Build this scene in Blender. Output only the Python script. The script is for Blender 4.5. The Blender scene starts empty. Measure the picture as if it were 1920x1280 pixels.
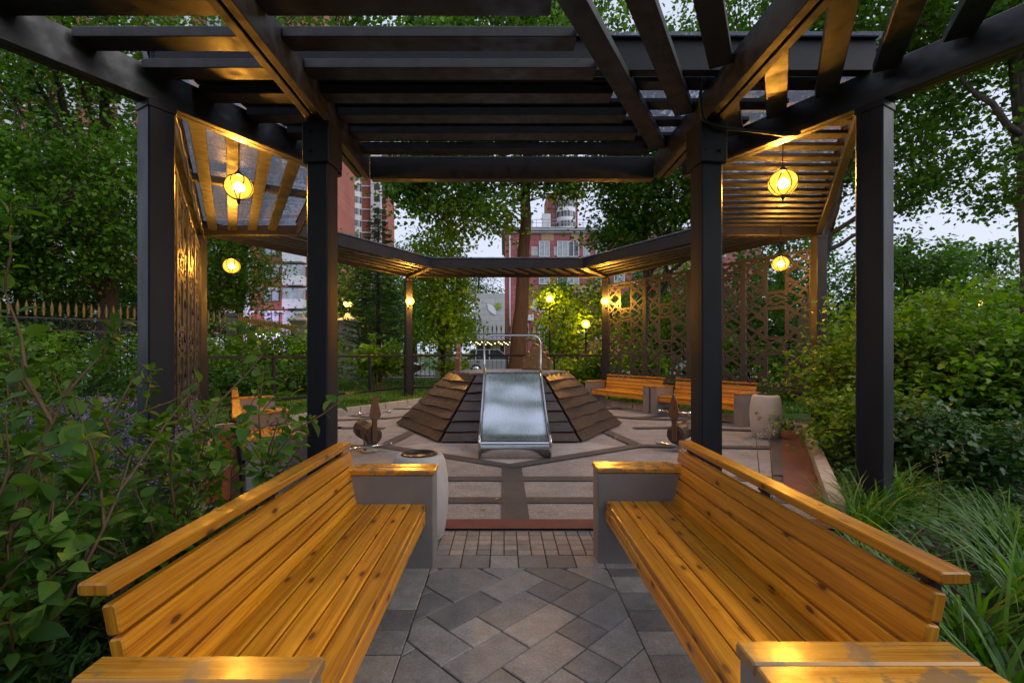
import bpy, math, random
import numpy as np
from mathutils import Vector, Matrix

S = bpy.context.scene
COL = S.collection
R = math.radians
Z = Vector((0, 0, 1))

# ------------------------------------------------------------------ camera, sky, sun, exposure
cam_d = bpy.data.cameras.new('camera')
cam_d.sensor_width = 36
cam_d.lens = 16.6
cam_d.shift_x = 15 / 1920
cam_d.shift_y = 20 / 1920
cam_d.clip_start = 0.05
cam_d.clip_end = 1500
cam = bpy.data.objects.new('camera', cam_d)
COL.objects.link(cam)
cam.location = (-0.1, 0, 1.48)
cam.rotation_euler = (R(90), 0, 0)
S.camera = cam

SUN_EL, SUN_ROT = 36.0, 112.0
w = bpy.data.worlds.new('World')
S.world = w
w.use_nodes = True
nt = w.node_tree
nt.nodes.clear()
sky = nt.nodes.new('ShaderNodeTexSky')
sky.sky_type = 'NISHITA'
sky.sun_disc = False
sky.sun_elevation = R(SUN_EL)
sky.sun_rotation = R(SUN_ROT)
sky.air_density = 1.0
sky.dust_density = 2.0
sky.ozone_density = 2.0
hs = nt.nodes.new('ShaderNodeHueSaturation')
hs.inputs['Saturation'].default_value = 0.42
bg = nt.nodes.new('ShaderNodeBackground')
bg.inputs['Strength'].default_value = 0.15
wo = nt.nodes.new('ShaderNodeOutputWorld')
nt.links.new(sky.outputs[0], hs.inputs['Color'])
# thin even dusk cloud over the clear sky
cl = nt.nodes.new('ShaderNodeMix')
cl.data_type = 'RGBA'
cl.inputs[0].default_value = 0.97
cl.inputs[7].default_value = (.64, .69, .86, 1)
nt.links.new(hs.outputs[0], cl.inputs[6])
nt.links.new(cl.outputs[2], bg.inputs[0])
nt.links.new(bg.outputs[0], wo.inputs[0])

sd = bpy.data.lights.new('sun', 'SUN')
sd.energy = 0.22
sd.angle = R(60)
sd.color = (1, 0.95, 0.88)
so = bpy.data.objects.new('sun', sd)
COL.objects.link(so)
so.rotation_euler = Vector((-math.sin(R(SUN_ROT)), -math.cos(R(SUN_ROT)), -math.tan(R(SUN_EL)))).to_track_quat('-Z', 'Y').to_euler()

S.view_settings.view_transform = 'Standard'
S.view_settings.look = 'None'
S.view_settings.exposure = 2.82
S.view_settings.gamma = 1.0
S.cycles.use_denoising = True
S.cycles.max_bounces = 7
S.cycles.diffuse_bounces = 3
S.cycles.glossy_bounces = 3
S.cycles.transmission_bounces = 4
S.cycles.transparent_max_bounces = 10
S.cycles.sample_clamp_indirect = 4.0
S.cycles.caustics_reflective = False
S.cycles.caustics_refractive = False
LAMP = 39.0            # watts of one pendant lamp
LAMP_COL = (1.0, 0.48, 0.075)

# ------------------------------------------------------------------ helpers
ORG = {}


class MB:
    def __init__(self):
        self.v, self.f, self.uv, self.r, self.mi, self.sm = [], [], [], [], [], []

    def add(self, vs, fs, uvs=None, r=0.5, mi=0, sm=False):
        b = len(self.v)
        self.v.extend([tuple(x) for x in vs])
        for i, f in enumerate(fs):
            self.f.append([b + j for j in f])
            self.uv.append(uvs[i] if uvs else None)
            self.r.append(r)
            self.mi.append(mi)
            self.sm.append(sm)

    def bar(self, p0, p1, wd, ht, up=Z, ch=0.0, mi=0, r=None):
        """a straight bar from p0 to p1 (centre line), wd across, ht along up, long edges chamfered by ch"""
        p0, p1, up = Vector(p0), Vector(p1), Vector(up)
        d = p1 - p0
        L = d.length
        d = d / L
        s = d.cross(up).normalized()
        u = s.cross(d).normalized()
        a, b = wd / 2, ht / 2
        if ch > 0:
            sec = [(-a + ch, -b), (a - ch, -b), (a, -b + ch), (a, b - ch), (a - ch, b), (-a + ch, b), (-a, b - ch), (-a, -b + ch)]
        else:
            sec = [(-a, -b), (a, -b), (a, b), (-a, b)]
        n = len(sec)
        vs = []
        if ch > 0:
            k = 1 - ch * .8 / max(a, .001), 1 - ch * .8 / max(b, .001)
            rows = [(p0, k), (p0 + d * ch * .8, (1, 1)), (p1 - d * ch * .8, (1, 1)), (p1, k)]
        else:
            rows = [(p0, (1, 1)), (p1, (1, 1))]
        for p, k in rows:
            vs += [p + s * x * k[0] + u * y * k[1] for x, y in sec]
        per = [0]
        for i in range(n):
            q = sec[(i + 1) % n]
            per.append(per[-1] + math.hypot(q[0] - sec[i][0], q[1] - sec[i][1]))
        if r is None:
            r = random.random()
        fs, uvs = [], []
        for m in range(len(rows) - 1):
            l0 = (rows[m][0] - p0).length
            l1 = (rows[m + 1][0] - p0).length
            for i in range(n):
                j = (i + 1) % n
                fs.append([m * n + i, m * n + j, (m + 1) * n + j, (m + 1) * n + i])
                uvs.append([(l0, per[i]), (l0, per[i + 1]), (l1, per[i + 1]), (l1, per[i])])
        e = [(0.2 + y * 0.15, x) for x, y in sec]
        fs.append(list(range(n))[::-1])
        uvs.append(e[::-1])
        t = (len(rows) - 1) * n
        fs.append([t + i for i in range(n)])
        uvs.append(e)
        self.add(vs, fs, uvs, r, mi)

    def box(self, c, sz, rz=0.0, ch=0.0, mi=0, r=None):
        c = Vector(c)
        d = Vector((math.cos(rz), math.sin(rz), 0)) * sz[0] / 2
        self.bar(c - d, c + d, sz[1], sz[2], Z, ch, mi, r)

    def tube(self, pts, rad, n=8, mi=0, r=None, caps=True, sm=True, closed=False):
        pts = [Vector(p) for p in pts]
        m = len(pts)
        if not hasattr(rad, '__len__'):
            rad = [rad] * m
        ref = None
        vs = []
        L = 0
        Ls = []
        for i, p in enumerate(pts):
            if closed:
                t = pts[(i + 1) % m] - pts[i - 1]
            else:
                t = pts[min(i + 1, m - 1)] - pts[max(i - 1, 0)]
            if t.length < 1e-9:
                t = Z.copy()
            t.normalize()
            if ref is None:
                ref = t.orthogonal().normalized()
            ref = (ref - t * ref.dot(t))
            if ref.length < 1e-6:
                ref = t.orthogonal()
            ref.normalize()
            b = t.cross(ref)
            if i:
                L += (p - pts[i - 1]).length
            Ls.append(L)
            for k in range(n):
                a = 2 * math.pi * k / n
                vs.append(p + (ref * math.cos(a) + b * math.sin(a)) * rad[i])
        fs, uvs = [], []
        for i in range(m if closed else m - 1):
            i2 = (i + 1) % m
            for k in range(n):
                k2 = (k + 1) % n
                fs.append([i * n + k, i * n + k2, i2 * n + k2, i2 * n + k])
                c = 2 * math.pi * rad[i] / n
                uvs.append([(Ls[i], k * c), (Ls[i], k * c + c), (Ls[i2], k * c + c), (Ls[i2], k * c)])
        if caps and not closed:
            fs.append(list(range(n))[::-1])
            uvs.append([(0, 0)] * n)
            fs.append([(m - 1) * n + k for k in range(n)])
            uvs.append([(0, 0)] * n)
        self.add(vs, fs, uvs, random.random() if r is None else r, mi, sm)

    def lathe(self, prof, n=20, c=(0, 0, 0), mi=0, sm=True, rz=0.0):
        c = Vector(c)
        vs = []
        for rr, z in prof:
            for k in range(n):
                a = 2 * math.pi * k / n + rz
                vs.append(c + Vector((rr * math.cos(a), rr * math.sin(a), z)))
        fs = []
        for i in range(len(prof) - 1):
            for k in range(n):
                k2 = (k + 1) % n
                fs.append([i * n + k, i * n + k2, (i + 1) * n + k2, (i + 1) * n + k])
        if prof[0][0] > 1e-5:
            fs.append(list(range(n))[::-1])
        if prof[-1][0] > 1e-5:
            fs.append([(len(prof) - 1) * n + k for k in range(n)])
        self.add(vs, fs, None, .5, mi, sm)

    def plate(self, pts, ext, mi=0, r=None, sm=False):
        """planar polygon pts pushed along ext"""
        pts = [Vector(p) for p in pts]
        ext = Vector(ext)
        n = len(pts)
        nn = Vector((0, 0, 0))
        for i in range(n):
            nn += pts[i].cross(pts[(i + 1) % n])
        if nn.dot(ext) > 0:
            pts = pts[::-1]
        vs = pts + [p + ext for p in pts]
        fs = [list(range(n)), [n + i for i in range(n)][::-1]]
        for i in range(n):
            j = (i + 1) % n
            fs.append([j, i, n + i, n + j])
        # uv from the longest axis
        d = max((pts[(i + 1) % n] - pts[i] for i in range(n)), key=lambda q: q.length).normalized()
        e = (d.cross(ext.normalized()))
        ex = ext.normalized()
        uvs = [[(vs[i].dot(d), vs[i].dot(e) + vs[i].dot(ex) * .7) for i in f] for f in fs]
        self.add(vs, fs, uvs, random.random() if r is None else r, mi, sm)

    def quad(self, a, b, c, d, mi=0, r=.5):
        self.add([a, b, c, d], [[0, 1, 2, 3]], [[(0, 0), (1, 0), (1, 1), (0, 1)]], r, mi)

    def mesh(self, name, mats, org=(0, 0, 0)):
        me = bpy.data.meshes.new(name)
        o = Vector(org)
        me.from_pydata([(x[0] - o.x, x[1] - o.y, x[2] - o.z) for x in self.v], [], self.f)
        if not isinstance(mats, (list, tuple)):
            mats = [mats]
        for m in mats:
            me.materials.append(m)
        nf = len(self.f)
        me.polygons.foreach_set('material_index', self.mi)
        me.polygons.foreach_set('use_smooth', self.sm)
        at = me.attributes.new('rnd', 'FLOAT', 'FACE')
        at.data.foreach_set('value', [float(x) for x in self.r])
        ul = me.uv_layers.new(name='UVMap')
        flat = []
        for f, u in zip(self.f, self.uv):
            if u is None:
                u = [(self.v[i][0] + self.v[i][1] * .37, self.v[i][2] + self.v[i][1] * .61) for i in f]
            for q in u:
                flat += [q[0], q[1]]
        ul.data.foreach_set('uv', flat)
        me.update()
        return me

    def build(self, name, mats, parent=None, org=None):
        if parent is not None:
            org = ORG.get(parent.name, (0, 0, 0))
        elif org is None:
            org = (0, 0, 0)
        ob = bpy.data.objects.new(name, self.mesh(name, mats, org))
        COL.objects.link(ob)
        if parent is not None:
            ob.parent = parent
        else:
            ob.location = org
        ORG[ob.name] = org
        return ob


def tag(o, label, cat, group=None, kind=None):
    if label:
        o['label'] = label
    if cat:
        o['category'] = cat
    if group:
        o['group'] = group
    if kind:
        o['kind'] = kind
    return o


def thing(name, label, cat, loc=(0, 0, 0), group=None):
    o = bpy.data.objects.new(name, None)
    o.empty_display_size = 0.2
    COL.objects.link(o)
    o.location = loc
    ORG[o.name] = tuple(loc)
    return tag(o, label, cat, group)


def struct(o, label=None, cat=None):
    o['kind'] = 'structure'
    if label:
        o['label'] = label
    if cat:
        o['category'] = cat
    return o


def copy_tree(o, parent=None):
    c = o.copy()
    COL.objects.link(c)
    c.parent = parent
    for ch in list(o.children):
        copy_tree(ch, c)
    return c


# numpy meshes of many small leaves ---------------------------------------------------
T_RHOMB = (np.array([[0, 0, 0], [.36, .45, .10], [0, 1, 0], [-.36, .45, .10]], float), [[0, 1, 2], [0, 2, 3]])
T_MAPLE = (np.array([[0, 0, 0], [.30, .05, .02], [.52, .42, .06], [.26, .50, .03], [.30, .80, .04], [0, 1.02, -.05],
                     [-.30, .80, .04], [-.26, .50, .03], [-.52, .42, .06], [-.30, .05, .02]], float),
           [[0, 1, 2, 3], [0, 3, 4, 5], [0, 5, 6, 7], [0, 7, 8, 9]])
_ov = []
for _y, _w, _z in ((0, .02, 0), (.12, .22, .03), (.35, .33, .05), (.6, .27, .02), (.82, .13, -.05), (1.0, .0, -.14)):
    _ov += [[-_w, _y, _z + _w * .25], [0, _y, _z], [_w, _y, _z + _w * .25]]
_of = []
for _i in range(5):
    for _k in range(2):
        _of.append([_i * 3 + _k, _i * 3 + _k + 1, _i * 3 + 4 + _k, _i * 3 + 3 + _k])
T_OVATE = (np.array(_ov, float), _of)
T_LANCE = (np.array([[0, 0, 0], [.10, .35, .03], [.09, .65, .0], [0, 1, -.1], [-.09, .65, .0], [-.10, .35, .03]], float),
           [[0, 1, 2, 3], [0, 3, 4, 5]])


def unit(a):
    return a / np.maximum(np.linalg.norm(a, axis=1, keepdims=True), 1e-9)


def np_mesh(name, V, faces, nleaf, k, rnd, mats, smooth=False):
    me = bpy.data.meshes.new(name)
    me.vertices.add(len(V))
    me.vertices.foreach_set('co', V.astype(np.float32).ravel())
    sizes = np.array([len(f) for f in faces])
    flat = np.concatenate([np.array(f) for f in faces])
    loops = (flat[None, :] + (np.arange(nleaf) * k)[:, None]).ravel()
    tot = np.tile(sizes, nleaf)
    start = np.concatenate([[0], np.cumsum(tot)[:-1]])
    me.loops.add(len(loops))
    me.loops.foreach_set('vertex_index', loops.astype(np.int32))
    me.polygons.add(len(tot))
    me.polygons.foreach_set('loop_start', start.astype(np.int32))
    me.polygons.foreach_set('loop_total', tot.astype(np.int32))
    for m in (mats if isinstance(mats, (list, tuple)) else [mats]):
        me.materials.append(m)
    at = me.attributes.new('rnd', 'FLOAT', 'FACE')
    at.data.foreach_set('value', np.repeat(rnd, len(faces)).astype(np.float32))
    if smooth:
        me.polygons.foreach_set('use_smooth', np.ones(len(tot), bool))
    me.update(calc_edges=True)
    me.validate()
    return me


def leaves(pos, size, tmpl, rng, mats, name, up=.6, droop=.3, out=None, rnd=None, org=(0, 0, 0), smooth=False):
    T, F = tmpl
    n = len(pos)
    nr = rng.normal(size=(n, 3)) * .7
    nr[:, 2] += up * 1.6
    nr = unit(nr)
    d = rng.normal(size=(n, 3))
    d[:, 2] = d[:, 2] * .5 - droop
    if out is not None:
        d += out
    d = unit(d)
    nr = unit(nr - d * np.sum(nr * d, axis=1, keepdims=True))
    x = np.cross(d, nr)
    V = (pos[:, None, :] - np.array(org)[None, None, :]
         + size[:, None, None] * (T[None, :, 0:1] * x[:, None, :] + T[None, :, 1:2] * d[:, None, :] + T[None, :, 2:3] * nr[:, None, :]))
    if rnd is None:
        rnd = rng.random(n)
    return np_mesh(name, V.reshape(-1, 3), F, n, len(T), rnd, mats, smooth)


def link_mesh(name, me, parent=None, loc=(0, 0, 0)):
    ob = bpy.data.objects.new(name, me)
    COL.objects.link(ob)
    if parent is not None:
        ob.parent = parent
    ob.location = loc
    return ob


# ------------------------------------------------------------------ materials
def newmat(name):
    m = bpy.data.materials.new(name)
    m.use_nodes = True
    t = m.node_tree
    b = t.nodes['Principled BSDF']
    return m, t, b


def nd(t, typ, **kw):
    n = t.nodes.new(typ)
    for k, v in kw.items():
        if k in n.inputs:
            n.inputs[k].default_value = v
        else:
            setattr(n, k, v)
    return n


def ramp(t, stops, interp='LINEAR'):
    r = t.nodes.new('ShaderNodeValToRGB')
    cr = r.color_ramp
    cr.interpolation = interp
    while len(cr.elements) < len(stops):
        cr.elements.new(0.5)
    for e, (p, c) in zip(cr.elements, stops):
        e.position = p
        e.color = (*c, 1) if len(c) == 3 else c
    return r


def mixc(t, fac, a, b, mode='MIX'):
    m = t.nodes.new('ShaderNodeMix')
    m.data_type = 'RGBA'
    m.blend_type = mode
    m.clamp_factor = True
    for sock, val in ((m.inputs[0], fac), (m.inputs[6], a), (m.inputs[7], b)):
        if hasattr(val, 'is_output') or isinstance(val, bpy.types.NodeSocket):
            t.links.new(val, sock)
        elif isinstance(val, (tuple, list)):
            sock.default_value = (*val[:3], 1)
        else:
            sock.default_value = val
    return m.outputs[2]


def bump(t, h, strength, dist=.01, b=None):
    n = t.nodes.new('ShaderNodeBump')
    n.inputs['Strength'].default_value = strength
    n.inputs['Distance'].default_value = dist
    t.links.new(h, n.inputs['Height'])
    if b is not None:
        t.links.new(n.outputs[0], b.inputs['Normal'])
    return n


def coords(t, scale=(1, 1, 1), kind='Object'):
    tc = t.nodes.new('ShaderNodeTexCoord')
    mp = t.nodes.new('ShaderNodeMapping')
    mp.inputs['Scale'].default_value = scale
    t.links.new(tc.outputs[kind], mp.inputs['Vector'])
    return mp.outputs[0]


def m_plain(name, col, rough=.5, metal=0.0, var=.25, scale=6.0, bmp=.15, bscale=60, spec=.5, dirt=None, cs=(1, 1, 1)):
    """a painted / cast surface with mottling, roughness variation and a fine bump"""
    m, t, b = newmat(name)
    v = coords(t, cs)
    n1 = nd(t, 'ShaderNodeTexNoise', Scale=scale, Detail=5.0, Roughness=.6)
    t.links.new(v, n1.inputs['Vector'])
    lo = tuple(c * (1 - var) for c in col)
    hi = tuple(min(1, c * (1 + var)) for c in col)
    r = ramp(t, [(.3, lo), (.7, hi)])
    t.links.new(n1.outputs[0], r.inputs[0])
    c = r.outputs[0]
    if dirt:
        n3 = nd(t, 'ShaderNodeTexNoise', Scale=scale * .4, Detail=8.0, Roughness=.7)
        t.links.new(v, n3.inputs['Vector'])
        r3 = ramp(t, [(.5, (0, 0, 0)), (.72, (1, 1, 1))])
        t.links.new(n3.outputs[0], r3.inputs[0])
        c = mixc(t, r3.outputs[0], c, dirt)
    t.links.new(c, b.inputs['Base Color'])
    rr = ramp(t, [(.3, (rough * .8,) * 3), (.7, (min(1, rough * 1.2),) * 3)])
    t.links.new(n1.outputs[0], rr.inputs[0])
    t.links.new(rr.outputs[0], b.inputs['Roughness'])
    b.inputs['Metallic'].default_value = metal
    b.inputs['Specular IOR Level'].default_value = spec
    if bmp:
        n2 = nd(t, 'ShaderNodeTexNoise', Scale=bscale, Detail=4.0)
        t.links.new(v, n2.inputs['Vector'])
        bump(t, n2.outputs[0], bmp, .03 if bmp >= 1 else .005, b)
    return m


def m_wood(name, stops, rough=.3, knots=True, gs=1.0, coat=.3, wear=None, bmp=.15, knot_col=(.085, .024, .005), wth=(.56, .66)):
    """sawn boards: grain along U of each bar, board-to-board tone from the rnd attribute, knots"""
    m, t, b = newmat(name)
    uv = nd(t, 'ShaderNodeUVMap')
    at = nd(t, 'ShaderNodeAttribute', attribute_name='rnd')
    oi = nd(t, 'ShaderNodeObjectInfo')
    ad = nd(t, 'ShaderNodeMath', operation='MULTIPLY')
    ad.inputs[1].default_value = 37.0
    t.links.new(at.outputs['Fac'], ad.inputs[0])
    ad2 = nd(t, 'ShaderNodeMath', operation='MULTIPLY_ADD')
    ad2.inputs[1].default_value = 19.0
    t.links.new(oi.outputs['Random'], ad2.inputs[0])
    t.links.new(ad.outputs[0], ad2.inputs[2])
    cb = nd(t, 'ShaderNodeCombineXYZ')
    t.links.new(ad2.outputs[0], cb.inputs[2])
    t.links.new(ad2.outputs[0], cb.inputs[1])
    vadd = nd(t, 'ShaderNodeVectorMath', operation='ADD')
    t.links.new(uv.outputs[0], vadd.inputs[0])
    t.links.new(cb.outputs[0], vadd.inputs[1])
    # warp
    mp0 = nd(t, 'ShaderNodeMapping')
    mp0.inputs['Scale'].default_value = (1.6 * gs, 5 * gs, 1)
    t.links.new(vadd.outputs[0], mp0.inputs['Vector'])
    wn = nd(t, 'ShaderNodeTexNoise', Scale=1.0, Detail=2.0)
    t.links.new(mp0.outputs[0], wn.inputs['Vector'])
    mp = nd(t, 'ShaderNodeMapping')
    mp.inputs['Scale'].default_value = (1.2 * gs, 42 * gs, 1)
    t.links.new(vadd.outputs[0], mp.inputs['Vector'])
    wadd = nd(t, 'ShaderNodeVectorMath', operation='MULTIPLY_ADD')
    wadd.inputs[1].default_value = (0, 2.4, 0)
    t.links.new(wn.outputs['Color'], wadd.inputs[0])
    t.links.new(mp.outputs[0], wadd.inputs[2])
    g = nd(t, 'ShaderNodeTexNoise', Scale=1.0, Detail=5.0, Roughness=.6)
    t.links.new(wadd.outputs[0], g.inputs['Vector'])
    cr = ramp(t, stops)
    t.links.new(g.outputs[0], cr.inputs[0])
    tone = nd(t, 'ShaderNodeMapRange')
    tone.inputs[3].default_value = .66
    tone.inputs[4].default_value = 1.22
    t.links.new(at.outputs['Fac'], tone.inputs[0])
    c = mixc(t, 1.0, cr.outputs[0], tone.outputs[0], 'MULTIPLY')
    mpf = nd(t, 'ShaderNodeMapping')
    mpf.inputs['Scale'].default_value = (2.5 * gs, 170 * gs, 1)
    t.links.new(vadd.outputs[0], mpf.inputs['Vector'])
    gf = nd(t, 'ShaderNodeTexNoise', Scale=1.0, Detail=4.0, Roughness=.7)
    t.links.new(mpf.outputs[0], gf.inputs['Vector'])
    rf_ = ramp(t, [(.30, (.55,) * 3), (.48, (1.0,) * 3), (.7, (1.12,) * 3)])
    t.links.new(gf.outputs[0], rf_.inputs[0])
    c = mixc(t, 1.0, c, rf_.outputs[0], 'MULTIPLY')
    hgt = g.outputs[0]
    if knots:
        mk = nd(t, 'ShaderNodeMapping')
        mk.inputs['Scale'].default_value = (4.2 * gs, 10.5 * gs, 1)
        t.links.new(vadd.outputs[0], mk.inputs['Vector'])
        vo = nd(t, 'ShaderNodeTexVoronoi', Scale=1.0, voronoi_dimensions='2D')
        t.links.new(mk.outputs[0], vo.inputs['Vector'])
        # only some cells carry a knot
        sep = nd(t, 'ShaderNodeSeparateColor')
        t.links.new(vo.outputs['Color'], sep.inputs[0])
        gt = nd(t, 'ShaderNodeMath', operation='GREATER_THAN')
        gt.inputs[1].default_value = .66
        t.links.new(sep.outputs[0], gt.inputs[0])
        kr = ramp(t, [(.0, (1,) * 3), (.09, (.9,) * 3), (.12, (.3,) * 3), (.26, (0, 0, 0))])
        t.links.new(vo.outputs['Distance'], kr.inputs[0])
        km = nd(t, 'ShaderNodeMath', operation='MULTIPLY')
        t.links.new(kr.outputs[0], km.inputs[0])
        t.links.new(gt.outputs[0], km.inputs[1])
        c = mixc(t, km.outputs[0], c, knot_col)
    if wear:
        v = coords(t)
        n3 = nd(t, 'ShaderNodeTexNoise', Scale=5.0, Detail=6.0, Roughness=.65)
        t.links.new(v, n3.inputs['Vector'])
        r3 = ramp(t, [(wth[0], (0, 0, 0)), (wth[1], (.8,) * 3)])
        t.links.new(n3.outputs[0], r3.inputs[0])
        c = mixc(t, r3.outputs[0], c, wear)
    t.links.new(c, b.inputs['Base Color'])
    rn = nd(t, 'ShaderNodeTexNoise', Scale=9.0, Detail=4.0)
    t.links.new(coords(t), rn.inputs['Vector'])
    rr = ramp(t, [(.3, (rough * .7,) * 3), (.7, (min(1, rough * 1.5),) * 3)])
    t.links.new(rn.outputs[0], rr.inputs[0])
    t.links.new(rr.outputs[0], b.inputs['Roughness'])
    b.inputs['Coat Weight'].default_value = coat
    b.inputs['Coat Roughness'].default_value = .18
    bump(t, hgt, bmp, .004, b)
    return m


def m_leaf(name, dark, mid, light, trans=.35, rough=.45, tcol=None):
    m, t, b = newmat(name)
    at = nd(t, 'ShaderNodeAttribute', attribute_name='rnd')
    cr = ramp(t, [(0, dark), (.55, mid), (1, light)])
    t.links.new(at.outputs['Fac'], cr.inputs[0])
    n = nd(t, 'ShaderNodeTexNoise', Scale=1.1, Detail=2.0)
    t.links.new(coords(t), n.inputs['Vector'])
    mr = nd(t, 'ShaderNodeMapRange')
    mr.inputs[1].default_value = .3
    mr.inputs[2].default_value = .7
    mr.inputs[3].default_value = .65
    mr.inputs[4].default_value = 1.3
    t.links.new(n.outputs[0], mr.inputs[0])
    c = mixc(t, 1.0, cr.outputs[0], mr.outputs[0], 'MULTIPLY')
    t.links.new(c, b.inputs['Base Color'])
    b.inputs['Roughness'].default_value = rough
    b.inputs['Specular IOR Level'].default_value = .35
    tr = nd(t, 'ShaderNodeBsdfTranslucent')
    c2 = mixc(t, 1.0, c, tcol or (1.5, 1.7, .5), 'MULTIPLY')
    t.links.new(c2, tr.inputs['Color'])
    mx = nd(t, 'ShaderNodeMixShader')
    mx.inputs[0].default_value = trans
    t.links.new(b.outputs[0], mx.inputs[1])
    t.links.new(tr.outputs[0], mx.inputs[2])
    out = t.nodes['Material Output']
    t.links.new(mx.outputs[0], out.inputs[0])
    return m


def m_emit(name, col, st):
    m, t, b = newmat(name)
    b.inputs['Base Color'].default_value = (0, 0, 0, 1)
    b.inputs['Emission Color'].default_value = (*col, 1)
    b.inputs['Emission Strength'].default_value = st
    return m


PAINT = m_plain('anthracite_paint', (.014, .0145, .020), .45, var=.22, scale=5, bmp=.12, bscale=90, spec=.25, dirt=(.022, .022, .025), cs=(1, 1, .3))
STAIN = m_wood('dark_stained_timber', [(.3, (.012, .011, .012)), (.7, (.022, .020, .021))], rough=.45, coat=.1, bmp=.2,
               knot_col=(.02, .015, .012))
PINE = m_wood('lacquered_pine', [(.33, (.37, .125, .004)), (.5, (.58, .235, .010)), (.66, (.70, .32, .018))], rough=.36, coat=.12, wear=(.34, .17, .05), wth=(.66, .72))
PINE_CAP = m_wood('worn_pine_cap', [(.33, (.45, .17, .012)), (.5, (.64, .28, .025)), (.66, (.74, .38, .05))], rough=.28, coat=.25,
                  wear=(.19, .135, .075), wth=(.53, .57))
BROWN = m_wood('dark_brown_boards', [(.25, (.024, .014, .010)), (.55, (.046, .027, .019)), (.8, (.07, .043, .03))], rough=.42, knots=False,
               gs=.7, coat=.15, bmp=.6)
BROWN2 = m_wood('carved_brown_wood', [(.25, (.09, .04, .018)), (.6, (.16, .075, .03)), (.8, (.20, .10, .045))], rough=.35, knots=False,
                coat=.3, bmp=.3)
BLACK = m_plain('black_gap', (.008, .008, .009), .8, bmp=0)
CONC = m_plain('painted_concrete', (.215, .20, .20), .7, var=.07, scale=4, bmp=.25, bscale=120, dirt=(.17, .158, .155))
CONCW = m_plain('pale_concrete', (.44, .43, .44), .65, var=.08, scale=5, bmp=.3, bscale=80, dirt=(.35, .34, .34))
KERB = m_plain('kerb_stone', (.36, .33, .30), .8, var=.15, scale=7, bmp=.4, bscale=60, dirt=(.22, .20, .17))
CHROME = m_plain('polished_steel', (.62, .63, .66), .16, metal=1.0, var=.05, scale=8, bmp=.02, bscale=200)
IRON = m_plain('black_iron', (.015, .015, .017), .5, var=.2)
WIRE = m_plain('black_wire', (.002, .0015, .001), .9, bmp=0, spec=.02)
GOLD = m_plain('gilded_spear', (.17, .105, .022), .5, metal=.2, var=.2)
STONE = m_plain('pillar_stone', (.42, .40, .36), .8, var=.12, scale=3, bmp=.4, bscale=40, dirt=(.28, .27, .24))
WHITE = m_plain('white_plaster', (.62, .62, .66), .7, var=.06, scale=2, bmp=.1)
GLASS = m_plain('dark_window_glass', (.05, .06, .07), .12, var=.5, scale=1.5, bmp=0, spec=.9)
CURT = m_plain('pale_curtained_glass', (.34, .38, .42), .25, var=.35, scale=1.2, bmp=0, spec=.8)
LINER = m_plain('dark_bin_liner', (.02, .022, .022), .35, metal=.4)
RUBBER = m_plain('black_rubber', (.015, .015, .015), .7)
BARK = m_plain('tree_bark', (.055, .036, .025), .9, var=.55, scale=14, bmp=1.0, bscale=20, cs=(1, 1, .14))
BARKG = m_plain('grey_bark', (.085, .072, .06), .9, var=.5, scale=14, bmp=1.0, bscale=20, cs=(1, 1, .16))
TWIG = m_plain('brown_twig', (.12, .07, .035), .7, var=.3, scale=20)
LATT = m_plain('lattice_metal', (.036, .035, .040), .5, var=.15, bmp=.05, spec=.3)
SOIL = m_plain('garden_soil', (.035, .026, .018), .95, var=.5, scale=9, bmp=1.0, bscale=25)
LAWN = m_plain('lawn_ground', (.05, .12, .012), .9, var=.4, scale=3, bmp=1.0, bscale=40)
ASPH = m_plain('asphalt', (.075, .075, .08), .85, var=.2, scale=3, bmp=.5, bscale=150)
ASPHP = m_plain('pale_path', (.20, .20, .215), .8, var=.2, scale=3, bmp=.4, bscale=120)
BULB = m_emit('lit_bulb', (1.0, .72, .30), 60.0 / 4)
BULBW = m_emit('lit_bulb_far', (1.0, .66, .22), 9.0)

L_TREE = m_leaf('leaf_tree', (.036, .095, .008), (.085, .195, .016), (.17, .30, .028), trans=.42)
L_DARK = m_leaf('leaf_dark', (.026, .078, .010), (.058, .148, .018), (.11, .22, .026), trans=.4)
L_LIME = m_leaf('leaf_lime', (.065, .155, .010), (.16, .30, .018), (.29, .44, .03), trans=.42)
L_BUSH = m_leaf('leaf_bush', (.045, .115, .010), (.11, .225, .016), (.22, .34, .028), trans=.4)
L_SHRUB = m_leaf('leaf_broad', (.030, .09, .012), (.065, .165, .018), (.15, .27, .03), trans=.38, rough=.6)
L_SPRUCE = m_leaf('needle', (.016, .056, .012), (.036, .105, .022), (.07, .16, .032), trans=.15)
L_GRASS = m_leaf('blade', (.030, .095, .009), (.065, .18, .014), (.14, .28, .028), trans=.3)
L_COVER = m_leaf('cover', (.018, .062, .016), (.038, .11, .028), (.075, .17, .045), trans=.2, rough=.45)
L_FLOWER = m_leaf('petal', (.16, .10, .34), (.28, .20, .52), (.50, .42, .72), trans=.3, tcol=(1.1, 1.0, 1.2))


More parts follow.
